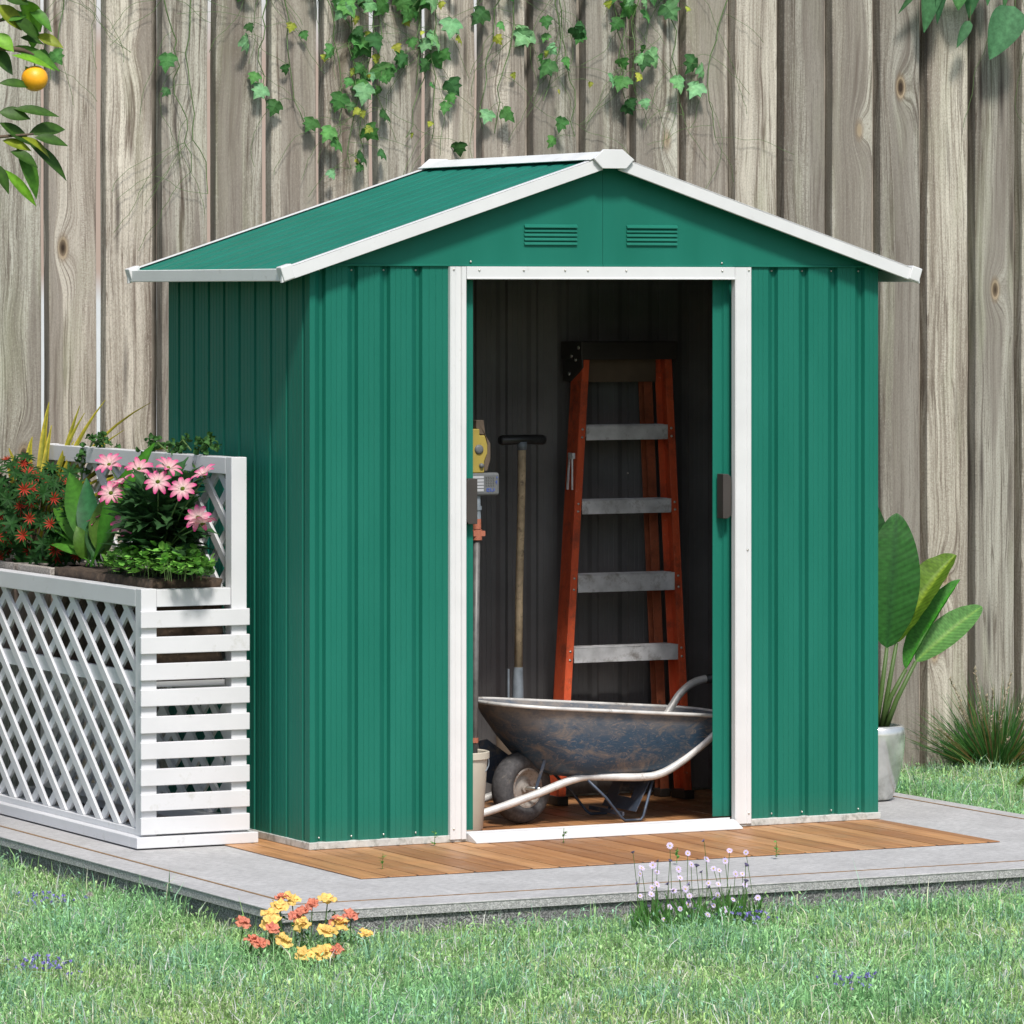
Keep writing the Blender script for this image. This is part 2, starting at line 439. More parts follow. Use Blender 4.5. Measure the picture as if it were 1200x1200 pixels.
def leaf(mb, base, d, nrm, L, W, col, curl=.3, fold=.25, n=5, shape=None, tipcol=None, midcol=None, wave=0.):
    """simple blade leaf; curl bends the tip back, fold lifts both halves"""
    s, d, nn = frame(d, nrm); base = Vector(base)
    vs = []; cs = []; fs = []
    pos = Vector(base); ang = 0
    for i in range(n + 1):
        t = i / n
        if shape: w = shape(t)
        else: w = math.sin(PI * min(1, t ** .8)) if t < 1 else 0
        w = max(w, .02) * W / 2
        dd = d * math.cos(ang) - nn * math.sin(ang); n2 = nn * math.cos(ang) + d * math.sin(ang)
        wv = wave * math.sin(t * 14) * W
        vs += [pos - s * w + n2 * (w * fold + wv), pos, pos + s * w + n2 * (w * fold - wv)]
        c0 = col if tipcol is None else tuple(a + (b - a) * t for a, b in zip(col, tipcol))
        cs += [c0, midcol or tuple(x * 1.25 for x in c0), tuple(x * .9 for x in c0)]
        pos = pos + dd * (L / n); ang += curl / n
    for i in range(n):
        a = i * 3
        fs += [(a, a + 1, a + 4, a + 3), (a + 1, a + 2, a + 5, a + 4)]
    mb.add(vs, fs, cs)
    return pos

LOBE = [(0, .02), (.16, -.06), (.34, .02), (.52, .12), (.60, .30), (.44, .36), (.38, .46), (.46, .66), (.26, .66), (.16, .84), (0, 1.08)]
def lobed_leaf(mb, base, d, nrm, size, col, bend=.35):
    s, d, nn = frame(d, nrm); base = Vector(base)
    out = LOBE + [(-x, y) for x, y in LOBE[-2:0:-1]]
    jit = random.uniform(.9, 1.1)
    def P(x, y):
        h = -.35 * bend * (abs(x) ** 1.3) - bend * .45 * y * y + .06 * math.sin(abs(x) * 9)
        return base + (s * x * jit + d * y + nn * h) * size
    vs = [P(0, .4), P(0, .15), P(0, .7)] + [P(x, y) for x, y in out]
    m = len(out); fs = []; cs = []
    lite = tuple(c * 1.3 for c in col)
    cs = [lite, lite, lite] + [tuple(c * random.uniform(.85, 1.08) for c in col) for _ in out]
    for i in range(m):
        x, y = out[i]; x2, y2 = out[(i + 1) % m]; ym = (y + y2) / 2
        c = 1 if ym < .2 else (2 if ym > .62 else 0)
        fs.append((c, 3 + i, 3 + (i + 1) % m))
    # close the fan centre
    idx = [i for i in range(m)]
    def cen(i):
        ym = (out[i][1] + out[(i + 1) % m][1]) / 2
        return 1 if ym < .2 else (2 if ym > .62 else 0)
    for i in range(m):
        a, b = cen(i - 1), cen(i)
        if a != b: fs.append((a, 3 + i, b))
    mb.add(vs, fs, cs)

def rdir(spread=1.0):
    a = random.uniform(0, 2 * PI); z = random.uniform(-1, 1) * spread
    r = math.sqrt(max(0, 1 - z * z)); return Vector((r * math.cos(a), r * math.sin(a), z))
def jc(c, k=.2):
    f = random.uniform(1 - k, 1 + k); return (c[0] * f * random.uniform(.93, 1.07), c[1] * f, c[2] * f * random.uniform(.9, 1.1))

# ------------------------------------------------------------------ the setting
GZ = -.10
g = MB(); g.add([(-120, -60, GZ), (160, -60, GZ), (160, 200, GZ), (-120, 200, GZ)], [(0, 1, 2, 3)])
tag(g.build('ground', M['lawnsoil']), kind='structure')

# concrete slab with a rough-edged lip
SX0, SX1, SY0, SY1 = -.672, 2.457, -1.305, 1.62
m_ = MB()
m_.box(SX0 + .012, SX1 - .012, SY0 + .012, SY1 - .012, GZ - .05, -.027)
side = m_.build('slab_side', M['slab_side']); tag(side, kind='structure')
m_ = MB(); m_.box(SX0 + .002, SX1 - .002, SY0 + .002, SY1 - .002, -.0268, -.0051)
tag(m_.build('slab_lip', M['slab_lip']), kind='structure')
m_ = MB(); m_.box(SX0, SX1, SY0, SY1, -.005, 0)
slab = m_.build('patio_slab', M['slab'], bevel=.0022, seg=2); tag(slab, kind='structure')
m_ = MB()
jx0, jx1, jy0, jw = -.567, 2.38, -1.157, .0045
m_.box(jx0 - jw, jx0 + jw, jy0 - jw, SY1 - .1, .0002, .0016)
m_.box(jx1 - jw, jx1 + jw, jy0 - jw, SY1 - .1, .0002, .0016)
m_.box(jx0 + jw, jx1 - jw, jy0 - jw, jy0 + jw * .5, .0002, .0016)
j = m_.build('slab_joint', M['joint']); tag(j, kind='structure')

# deck planks
DX0, DX1, DY0, DY1 = -.165, 1.955, -.712, 1.30
m_ = MB(); m_.box(DX0 + .004, DX1 - .004, DY0 + .004, DY1, .0004, .0010)
tag(m_.build('deck_gap_shade', M['void']), kind='structure')  # dark sheet added so the plank gaps look shaded
m_ = MB(); x = DX0; pw = .0905
while x < DX1 - .01:
    x1 = min(x + pw - .005, DX1)
    # break planks at staggered joints
    br = random.uniform(-.2, .9)
    z = .0040 + random.uniform(-.0003, .0003)
    m_.box(x, x1, DY0, br - .0012, .0012, z)
    m_.box(x, x1, br + .0012, DY1, .0012, z + random.uniform(-.0002, .0002))
    x += pw
tag(m_.build('wooden_deck', M['deck'], bevel=.0012, seg=1), kind='structure')

# far pale wall glimpsed through the fence gaps
t = thing('garden_wall', (3, 9, GZ), 'pale rendered wall glimpsed as white slivers through the fence gaps', 'wall')
m_ = MB(); m_.box(-2, 12, 9, 9.25, GZ, 4.6); m_.build('wall_face', M['farwall'], t)
m_ = MB(); m_.box(-2.05, 12.05, 8.95, 9.3, 4.6, 4.7); m_.build('coping', M['gutter'], t, bevel=.01)

# ------------------------------------------------------------------ fence
fence = thing('wooden_fence', (1.9, 2.08, GZ), 'tall weathered grey board fence standing behind the green shed', 'fence')
FY0, FY1, FTOP, PITCH = 2.06, 2.114, 2.92, .2007
m_ = MB(); k0, k1 = -7, 27
for k in range(k0, k1):
    a = -.03 + PITCH * k + .0170 + random.uniform(-.003, .003); b_ = -.03 + PITCH * (k + 1) - .0165 + random.uniform(-.003, .003)
    dy = random.uniform(-.003, .003); n = 12
    zs = [GZ + .01 + (FTOP + random.uniform(-.01, .01) - GZ) * i / n for i in range(n + 1)]
    vs = []; fs = []
    for z in zs:
        l = a + random.uniform(-.0022, .0022); r = b_ + random.uniform(-.0022, .0022)
        vs += [(l, FY0 + dy, z), (r, FY0 + dy, z), (r, FY1 + dy, z), (l, FY1 + dy, z)]
    for i in range(n):
        for q in range(4):
            fs.append((i * 4 + q, i * 4 + (q + 1) % 4, i * 4 + 4 + (q + 1) % 4, i * 4 + 4 + q))
    fs += [(3, 2, 1, 0), tuple(n * 4 + q for q in range(4))]
    m_.add(vs, fs)
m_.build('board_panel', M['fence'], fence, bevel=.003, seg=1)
for k in range(9, k1):
    xk = -.03 + PITCH * k
    m_ = MB(); m_.box(xk - .03, xk + .03, FY1 + .004, FY1 + .022, GZ, FTOP - .03)
    m_.build('batten', M['batten'], fence, bevel=.002, seg=1)
for z in (.22, 2.76):
    m_ = MB(); m_.box(-1.4, 5.4, FY1 + .025, FY1 + .075, z, z + .09); m_.build('rail', M['batten'], fence)
for x in (-1.27, .335, 1.94, 3.55, 5.15):
    m_ = MB(); m_.box(x, x + .09, FY1 + .08, FY1 + .17, GZ, FTOP - .05); m_.build('post', M['batten'], fence)

# ------------------------------------------------------------------ shed
W, D, HW = 1.954, 1.075, 1.733
shed = thing('garden_shed', (W / 2, D / 2, .008), 'green metal garden shed with white trim and sliding doors pushed open', 'shed')
def corr(a, b, edges, dep=.016, wf=.010, sl=.004, micro=True, pitch=None, ls=.022):
    """profile along a wall: raised panels with fine creases, recessed grooves ending at each edge"""
    pts = [(a, 0.)]
    cur = a
    def creases(p, q):
        if not micro or q - p < .03: return []
        n = 3 if q - p > .05 else 2; o = []
        for i in range(n):
            c = p + (q - p) * (i + 1) / (n + 1)
            o += [(c - .0017, 0.), (c, -.0012), (c + .0017, 0.)]
        return o
    for e in edges:
        g0 = e - wf - sl - ls
        if g0 <= cur:
            pts = [(a, -dep), (e - sl, -dep), (e, 0.)]; cur = e; continue
        pts += creases(cur, g0)
        pts += [(g0, 0.), (g0 + ls, -dep), (e - sl, -dep), (e, 0.)]; cur = e
    pts += creases(cur, b); pts += [(b, 0.)]
    return pts
def sheet_front(x0, x1, edges, y, z0, z1, name, mat, parent, sgn=-1, **kw):
    m_ = MB(); p = corr(x0, x1, edges, **kw)
    m_.strip(p, lambda u, d, t: (u, y + sgn * d, t), z0, z1)
    o = m_.build(name, mat, parent)
    s = o.modifiers.new('s', 'SOLIDIFY'); s.thickness = .0012; s.offset = 0
    return o
def sheet_side(y0, y1, edges, x, z0, z1, name, mat, parent, sgn=1, **kw):
    m_ = MB(); p = corr(y0, y1, edges, **kw)
    m_.strip(p, lambda u, d, t: (x + sgn * d, u, t), z0, z1)
    o = m_.build(name, mat, parent)
    s = o.modifiers.new('s', 'SOLIDIFY'); s.thickness = .0012; s.offset = 0
    return o
ZB = .026
EL = [.052, .158, .264, .370]; ER = [1.594, 1.703, 1.808, 1.906]
sheet_front(0, .458, EL, 0, ZB, HW, 'front_wall', M['green'], shed)
sheet_front(1.488, W, ER, 0, ZB, HW, 'front_wall', M['green'], shed)
ribs = [.035 + .118 * i for i in range(9)]
sheet_side(0, D, [r + .02 for r in ribs], 0, ZB, HW, 'side_wall', M['green'], shed, sgn=-1, ls=.006)
sheet_side(0, D, [r + .02 for r in ribs], W, ZB, HW, 'side_wall', M['green'], shed, sgn=1)
sheet_front(0, W, [.06 + .107 * i for i in range(18)], D, ZB, HW, 'back_wall', M['green'], shed, sgn=1)
# dark lining inside
lin = [.06 + .112 * i for i in range(17)]
o = sheet_front(.03, W - .03, lin, D - .03, .012, 1.718, 'back_lining', M['dark'], shed, sgn=-1, dep=.010, wf=.018)
o = sheet_side(.045, D - .03, [.12 + .112 * i for i in range(8)], .03, .012, 1.712, 'side_lining', M['dark'], shed, sgn=1, dep=.010)
o = sheet_side(.045, D - .03, [.12 + .112 * i for i in range(8)], W - .03, .012, 1.712, 'side_lining', M['dark'], shed, sgn=-1, dep=.010)
# base rail
m_ = MB()
m_.box(-.006, .515, -.010, .02, .0046, ZB); m_.box(1.425, W + .006, -.010, .02, .0046, ZB)
m_.box(-.006, .02, .02, D + .006, .0046, ZB); m_.box(W - .02, W + .006, .02, D + .006, .0046, ZB)
m_.box(.02, W - .02, D - .02, D + .006, .0046, ZB)
m_.build('base_rail', M['base_rail'], shed, bevel=.0015, seg=1)
# door frame
for x0, x1, inn in ((.455, .508, 1), (1.431, 1.491, -1)):
    m_ = MB()
    prof = [(x0, .002), (x0, -.014), (x0 + .003, -.017), (x0 + .016, -.017), (x0 + .018, -.0145), (x1 - .018, -.0145), (x1 - .016, -.021), (x1 - .003, -.021), (x1, -.018), (x1, .004)]
    if inn < 0: prof = [(x0 + x1 - u, d) for u, d in prof][::-1]
    m_.strip(prof, lambda u, d, t: (u, d, t), .014, HW - .001)
    m_.build('door_jamb', M['white'], shed)
m_ = MB(); m_.box(.509, 1.430, -.0195, .004, 1.697, HW - .001); m_.box(.509, 1.430, -.023, .006, 1.6935, 1.6985)
m_.build('door_header', M['white'], shed, bevel=.001, seg=1)
m_ = MB()
prof = [(-.078, .0050), (-.078, .009), (-.022, .030), (-.010, .030), (-.010, .026), (.004, .026), (.004, .033), (.010, .033), (.010, .026), (.03, .026), (.03, .0050)]
m_.prism(prof, lambda u, v, d: (d, u, v), .512, 1.426)
m_.build('threshold', M['white'], shed, bevel=.0008, seg=1)
m_ = MB(); m_.box(.512, 1.426, .0105, .029, .0262, .0272); m_.build('door_track', M['void'], shed)
# sliding doors
d1 = sheet_front(.03, .556, [.10, .20, .30, .40, .50], .036, .034, 1.70, 'sliding_door', M['green'], shed, dep=.008)
d2 = sheet_front(1.386, 1.92, [1.422, 1.50, 1.60, 1.70, 1.80], .036, .034, 1.70, 'sliding_door', M['green'], shed, dep=.008, wf=.010)
def offset_child(mb, name, mat, parent, **k): return mb.build(name, mat, parent, **k)
m_ = MB(); m_.prism([(.520, .966), (.520, 1.085), (.526, 1.094), (.556, 1.094), (.556, .957), (.526, .957)], lambda u, v, d: (u, d, v), .004, .034)
offset_child(m_, 'handle', M['handle'], d1, bevel=.0015)
m_ = MB(); m_.prism([(1.396, .957), (1.396, 1.094), (1.414, 1.094), (1.424, 1.085), (1.424, .966), (1.414, .957)], lambda u, v, d: (u, d, v), -.006, .034)
offset_child(m_, 'handle', M['handle'], d2, bevel=.0015)
# gable
RX, RZ = W / 2, 2.068
SL = .352 / 1.09
def roofz(x, off=0): return RZ - abs(x - RX) * SL + off
for sgn in (-1, 1):
    m_ = MB(); e = 0. if sgn < 0 else W
    a = RX + sgn * .0006
    poly = [(e, HW), (a, HW), (a, roofz(a, -.012)), (e, roofz(e, -.012))]
    if sgn > 0: poly = poly[::-1]
    m_.prism(poly, lambda u, v, d: (u, d, v), -.0045, -.002)
    gp = m_.build('gable_panel', M['green'], shed)
    # turned lower lip
    m2 = MB(); m2.box(min(e, a), max(e, a), -.0075, -.0046, HW - .0005, HW + .006)
    m2.build('lip', M['green'], gp, bevel=.0008, seg=1)
    vx = (.708, .888) if sgn < 0 else (1.058, 1.234)
    m3 = MB(); n = 5; z0, z1 = 1.797, 1.862; hh = (z1 - z0) / n
    for i in range(n):
        zz = z0 + i * hh; pr = .0065 if i < n - 1 else .010
        poly = [(-.0045, zz), (-.0045 - pr, zz + .001), (-.0045 - pr * .9, zz + hh * .35), (-.0046, zz + hh * .93)]
        m3.prism(poly, lambda u, v, d: (d, u, v), vx[0], vx[1])
    m3.build('vent_louvre', M['green'], gp, bevel=.0006, seg=1)
    m4 = MB()
    pb = [(e, HW), (RX, HW), (RX, roofz(RX, -.012)), (e, roofz(e, -.012))]
    m4.prism(pb, lambda u, v, d: (u, d, v), D - .002, D + .002); m4.build('rear_gable_panel', M['green'], shed)
# roof
YF, YB, EX = -.06, 1.135, 1.09
for sgn in (-1, 1):
    prof = corr(YF + .012, YB - .012, [YF + .07 + .106 * i for i in range(11)], dep=.0030, wf=.030, sl=.006, micro=True, ls=.006)
    def fr(u, d, t, sgn=sgn): return (RX + sgn * t, u, RZ - .002 - t * SL + d + .004)
    m_ = MB(); m_.strip(prof, fr, .02, EX - .01)
    r = m_.build('roof_panel', M['green'], shed)
    s = r.modifiers.new('s', 'SOLIDIFY'); s.thickness = .0012
    for y0 in (YF, YB - .012):
        m2 = MB()
        def q(u, v, d, sgn=sgn): return (RX + sgn * u, d, v)
        x0, x1 = (.028, EX + .004)
        z0, z1 = RZ - x0 * SL, RZ - x1 * SL
        m2.prism([(x0, z0 - .033), (x1, z1 - .033), (x1, z1 + .006), (x0, z0 + .006)], q, y0, y0 + .012)
        m2.prism([(x0, z0 + .0062), (x1, z1 + .0062), (x1, z1 + .0085), (x0, z0 + .0085)], q, y0 - .001, y0 + (.028 if y0 < 0 else .013)) if y0 < 0 else m2.prism([(x0, z0 + .0062), (x1, z1 + .0062), (x1, z1 + .0085), (x0, z0 + .0085)], q, y0 - .018, y0 + .013)
        m2.build('verge_trim', M['white'], shed, bevel=.0012, seg=1)
    gx = RX + sgn * EX
    m2 = MB()
    zt = RZ - EX * SL + .008
    xs = sorted((gx, gx - sgn * .020))
    m2.box(xs[0], xs[1], YF + .0125, YB - .0125, zt - .037, zt)
    m2.build('gutter_trim', M['gutter'], shed, bevel=.002, seg=1)
    for y0 in (YF - .006, YB - .030):
        m3 = MB(); xs = sorted((gx + sgn * .004, gx - sgn * .034))
        Mx = Matrix.Translation((gx, 0, zt - .018)) @ Matrix.Rotation(sgn * math.atan(SL), 4, 'Y') @ Matrix.Translation((-gx, 0, -(zt - .018)))
        m3.box(xs[0], xs[1], y0, y0 + .036, zt - .038, zt + .006, mat=Mx)
        m3.build('corner_cap', M['white'], shed, bevel=.003, seg=2)
m_ = MB()
prof = [(-.075, -.075 * SL + .013), (-.078, -.078 * SL + .016), (-.016, .0165), (.016, .0165), (.078, -.078 * SL + .016), (.075, -.075 * SL + .013), (.014, .013), (-.014, .013)]
m_.prism(prof, lambda u, v, d: (RX + u, d, RZ - .002 + v), YF - .004, YB + .004)
m_.build('ridge_cap', M['gutter'], shed)
for y0, y1 in ((YF - .014, YF - .0045), (YB + .0045, YB + .012)):
    m_ = MB()
    poly = [(-.066, 2.060), (-.032, 2.088), (.032, 2.088), (.072, 2.058), (.045, 2.030), (-.036, 2.030)]
    m_.prism(poly, lambda u, v, d: (RX + u, d, v), y0, y1)
    m_.build('ridge_end_plate', M['white'], shed, bevel=.0015)
# eave soffit underside and dark ceiling
for sgn in (-1, 1):
    m_ = MB()
    z = lambda t: RZ - .022 - t * SL
    def q(u, v, d, sgn=sgn): return (RX + sgn * u, d, v)
    m_.prism([(.0, z(0)), (RX - .03, z(RX - .03)), (RX - .03, z(RX - .03) + .003), (0, z(0) + .003)], q, .01, D - .01)
    m_.build('ceiling_lining', M['dark'], shed)
# screws
def screw(x, y, z, dirn='y', r=.0034):
    m_ = MB(); R_ = Matrix.Rotation(PI / 2, 4, 'X')
    m_.lathe([(0.0001, .0035), (r * .6, .003), (r, .0012), (r, 0)], (x, y, z), 10, R_)
    m_.build('screw', M['screw'], shed, smooth=True)
for e in EL + ER:
    screw(e - .018, .010, HW - .012); screw(e - .018, .010, ZB + .012)
for x in (.466, 1.48): screw(x, -.0175, HW - .010); screw(x, -.0175, ZB + .02)
screw(1.476, -.0175, .86)
for x in (.55, .70, .84, .918, 1.05, 1.385): screw(x, -.0200, HW - .012)
screw(.527, -.0078, HW + .014); screw(1.39, -.0078, HW + .012)
screw(1.62, D - .034, 1.06)

# ------------------------------------------------------------------ step ladder
LX = (1.238, 1.73); LT = (1.379, 1.708); LYB, LYT, LZT = .80, .90, 1.44
lad = thing('step_ladder', (1.5, .88, .0046), 'orange fibreglass step ladder with black top folded against the back wall', 'ladder')
def lerp(a, b, t): return a + (b - a) * t
def railp(side, z):
    t = z / LZT
    return lerp(LX[side], LT[side], t), lerp(LYB, LYT, t)
def channel(side, mat, name, y_off=0, dep=.075, inset=0, z0=.022, z1=LZT - .002, fl=.026, yl=None):
    sg = 1 if side == 0 else -1
    m_ = MB()
    def put(u0, u1, v0, v1):
        vs = []
        for z in (z0, z1):
            x, y = railp(side, z); x += sg * inset
            if yl: y = lerp(yl[0], yl[1], z / LZT)
            y += y_off
            for uu, vv in ((u0, v0), (u1, v0), (u1, v1), (u0, v1)): vs.append((x + sg * uu, y + vv, z))
        m_.add(vs, [(0, 1, 2, 3), (4, 5, 6, 7), (0, 1, 5, 4), (1, 2, 6, 5), (2, 3, 7, 6), (3, 0, 4, 7)])
    put(0, .004, 0, dep); put(.0041, fl, 0, .004); put(.0041, fl, dep - .004, dep)
    return m_.build(name, mat, lad, bevel=.001, seg=1)
rl = channel(0, M['ladder'], 'front_rail'); rr = channel(1, M['ladder'], 'front_rail')
b1 = channel(0, M['ladder_dark'], 'rear_rail', dep=.04, inset=.03, yl=(.90, .985), fl=.02)
b2 = channel(1, M['ladder_dark'], 'rear_rail', dep=.04, inset=.03, yl=(.90, .985), fl=.032)
for side in (0, 1):
    sg = 1 if side == 0 else -1
    x, y = railp(side, 0); m_ = MB()
    m_.box(min(x - sg * .004, x + sg * .034), max(x - sg * .004, x + sg * .034), y - .008, y + .083, .0046, .034)
    m_.build('foot', M['cap'], lad, bevel=.003)
    x += sg * .03; m_ = MB()
    m_.box(min(x - sg * .003, x + sg * .036), max(x - sg * .003, x + sg * .036), .897, .945, .0046, .032)
    m_.build('foot', M['cap'], lad, bevel=.003)
for z0, z1 in ((1.169, 1.223), (.930, .982), (.678, .742), (.452, .508), (.215, .27)):
    xa, ya = railp(0, z1); xb, _ = railp(1, z1); xa += .0265; xb -= .0265; z0 += .006
    m_ = MB()
    m_.box(xa, xb, ya - .002, ya + .002, z0, z1 - .003)
    m_.box(xa, xb, ya - .003, ya + .074, z1 - .0028, z1)
    m_.box(xa, xb, ya + .070, ya + .074, z0 + .01, z1 - .003)
    st = m_.build('step', M['alu'], lad, bevel=.0012, seg=1)
    m_ = MB()
    for q in range(5): m_.box(xa + .01, xb - .01, ya + .008 + q * .012, ya + .012 + q * .012, z1, z1 + .0016)
    m_.build('tread', M['alu'], st)
    for side in (0, 1):
        for zz in (z0 + .01, z1 - .012):
            x, y = railp(side, zz); sg = 1 if side == 0 else -1
            m_ = MB(); m_.lathe([(.0001, .003), (.004, .002), (.0045, 0)], (x + sg * .014, y, zz), 8, Matrix.Rotation(PI / 2, 4, 'X'))
            m_.build('rivet', M['screw'], lad, smooth=True)
m_ = MB(); m_.box(LT[0] - .012, LT[1] + .014, .885, 1.030, LZT - .004, LZT + .055)
m_.prism([(.885, LZT + .001), (.885, LZT - .03), (.965, LZT - .075), (1.025, LZT - .075), (1.025, LZT + .001)], lambda u, v, d: (d, u, v), LT[0] - .010, LT[0] - .003)
m_.prism([(.885, LZT + .001), (.885, LZT - .005), (1.025, LZT - .075), (1.025, LZT + .001)], lambda u, v, d: (d, u, v), LT[1] + .004, LT[1] + .010)
cap = m_.build('top_cap', M['cap'], lad, bevel=.004)
m_ = MB(); m_.box(LT[0] + .03, LT[1] - .03, .955, .961, LZT - .078, LZT - .004); m_.build('cap_backplate', M['capback'], lad)
for dy, dz in ((.905, .035), (.93, -.004), (.955, .008), (.975, -.05)):
    m_ = MB(); m_.lathe([(.0001, .003), (.006, .002), (.0065, 0)], (LT[0] - .0125 + (.0 if dz > 0 else .002), dy, LZT + dz), 10, Matrix.Rotation(-PI / 2, 4, 'Y'))
    m_.build('rivet', M['screw'], cap, smooth=True)
# wire clip on the left rail
x, y = railp(0, 1.06); m_ = MB()
m_.box(x - .008, x + .002, y + .010, y + .044, 1.115, 1.135)
m_.bar((x - .006, y + .016, 1.117), (x - .007, y + .014, 1.015), .006, .008)
m_.bar((x - .006, y + .036, 1.117), (x - .007, y + .048, 1.015), .006, .008)
m_.build('clip', M['alu'], lad, bevel=.0015)

# ------------------------------------------------------------------ wheelbarrow
CY = .385
wb = thing('wheelbarrow', (1.2, CY, .0046), 'old wheelbarrow with scratched blue tray standing in the shed doorway', 'wheelbarrow')
def rrect(x0, x1, hw, z_l, z_r, rad_l, rad_r, n=8, y=CY):
    """rounded outline, front end (x0) rounder than the back"""
    pts = []
    for cx, cy_, r, a0 in ((x0 + rad_l, hw - rad_l, rad_l, PI), (x0 + rad_l, -(hw - rad_l), rad_l, PI)): pass
    def arc(cx, cy_, r, a, b):
        for i in range(n + 1):
            t = a + (b - a) * i / n; pts.append((cx + r * math.cos(t), cy_ + r * math.sin(t)))
    arc(x0 + rad_l, hw - rad_l * .999, rad_l, PI, PI / 2) if False else None
    arc(x0 + rad_l, -hw + rad_l, rad_l, PI, 1.5 * PI)
    arc(x1 - rad_r, -hw + rad_r, rad_r, 1.5 * PI, 2 * PI)
    arc(x1 - rad_r, hw - rad_r, rad_r, 0, .5 * PI)
    arc(x0 + rad_l, hw - rad_l, rad_l, .5 * PI, PI)
    return [(px, y + py, z_l + (z_r - z_l) * (px - x0) / (x1 - x0)) for px, py in pts]
loops = []
prm = [(.748, 1.605, .205, .388, .322, .190, .09), (.762, 1.592, .199, .386, .319, .186, .088), (.785, 1.572, .190, .345, .292, .172, .09), (.835, 1.530, .176, .278, .248, .155, .09),
       (.888, 1.475, .158, .218, .205, .138, .09), (.935, 1.415, .138, .178, .172, .120, .08), (.985, 1.365, .118, .155, .155, .100, .07), (1.04, 1.320, .095, .147, .147, .080, .055)]
for p in prm: loops.append(rrect(p[0], p[1], p[2], p[3], p[4], p[5], p[6]))
nl = len(loops[0]); vs = [v for L in loops for v in L]; fs = []
for i in range(len(loops) - 1):
    for k in range(nl): fs.append((i * nl + k, i * nl + (k + 1) % nl, (i + 1) * nl + (k + 1) % nl, (i + 1) * nl + k))
fs.append(tuple((len(loops) - 1) * nl + k for k in range(nl)))
m_ = MB(); m_.add(vs, fs); tray = m_.build('tray', M['tray'], wb, smooth=True)
s = tray.modifiers.new('s', 'SOLIDIFY'); s.thickness = .002; s.offset = 0
m_ = MB(); m_.tube(loops[0] + [loops[0][0]], .006, 8, cap=False); m_.build('rolled_rim', M['tube'], tray, smooth=True)
for sg in (-1, 1):
    pts = [(.690, .085, .045), (.76, .088, .062), (.89, .094, .100), (.985, .10, .132), (1.03, .105, .145), (1.08, .11, .151), (1.24, .13, .144), (1.31, .14, .152), (1.37, .15, .182), (1.43, .165, .228), (1.49, .185, .282), (1.535, .20, .328), (1.575, .207, .372), (1.63, .21, .405), (1.71, .21, .418)]
    # smooth with catmull-rom
    P = [Vector((a, CY + sg * b, c)) for a, b, c in pts]; Q = []
    for i in range(len(P) - 1):
        p0, p1, p2, p3 = P[max(i - 1, 0)], P[i], P[i + 1], P[min(i + 2, len(P) - 1)]
        for j_ in range(4):
            t = j_ / 4; Q.append(.5 * ((2 * p1) + (p2 - p0) * t + (2 * p0 - 5 * p1 + 4 * p2 - p3) * t * t + (3 * p1 - p0 - 3 * p2 + p3) * t ** 3))
    Q.append(P[-1])
    m_ = MB(); m_.tube(Q, .0125, 12); tb = m_.build('handle_tube', M['tube'], wb, smooth=True)
    m_ = MB(); m_.tube([P[-2] + (P[-1] - P[-2]) * .45, P[-1] + Vector((.07, 0, .003))], .0155, 12); m_.build('grip', M['grip'], tb, smooth=True)
    # wheel brace
    m_ = MB(); m_.bar((.905, CY + sg * .082, .118), (.945, CY + sg * .118, .285), .010, .004, up=(0, 1, 0)); m_.build('brace', M['bluesteel'], wb, bevel=.001, seg=1)
    # leg wire
    m_ = MB(); yy = CY + sg * .115
    m_.tube([(1.07, yy, .140), (1.13, yy + sg * .003, .085), (1.185, yy + sg * .004, .020), (1.20, yy, .0092), (1.255, yy, .0092), (1.265, yy, .020), (1.30, yy, .138)], .0045, 8)
    m_.build('leg', M['bluesteel'], wb, smooth=True)
# leg plate with a slot
m_ = MB()
def lp(u, v): return (1.238 + .055 * v, CY - .112 + .224 * u, .035 + .105 * v)
def lpq(u0, u1, v0, v1):
    vs = [lp(u0, v0), lp(u1, v0), lp(u1, v1), lp(u0, v1)]
    vs += [(a + .003, b, c) for a, b, c in vs]
    m_.add(vs, [(0, 1, 2, 3), (7, 6, 5, 4), (0, 1, 5, 4), (1, 2, 6, 5), (2, 3, 7, 6), (3, 0, 4, 7)])
lpq(0, 1, 0, .35); lpq(0, .3, .35, .6); lpq(.7, 1, .35, .6); lpq(0, 1, .6, 1)
m_.build('leg_plate', M['bluesteel'], wb)
m_ = MB(); m_.bar((1.195, CY - .113, .030), (1.195, CY + .113, .030), .006, .012); m_.build('cross_brace', M['bluesteel'], wb)
# front bracket behind the wheel
m_ = MB(); m_.prism([(.83, .26), (.80, .255), (.815, .13), (.90, .10), (.93, .19)], lambda u, v, d: (u, d, v), CY + .105, CY + .109)
m_.build('bracket', M['bluesteel'], wb)
m_ = MB(); m_.bar((.70, CY - .085, .048), (.70, CY + .085, .048), .02, .02); m_.build('nose_bar', M['tube'], wb, bevel=.004)
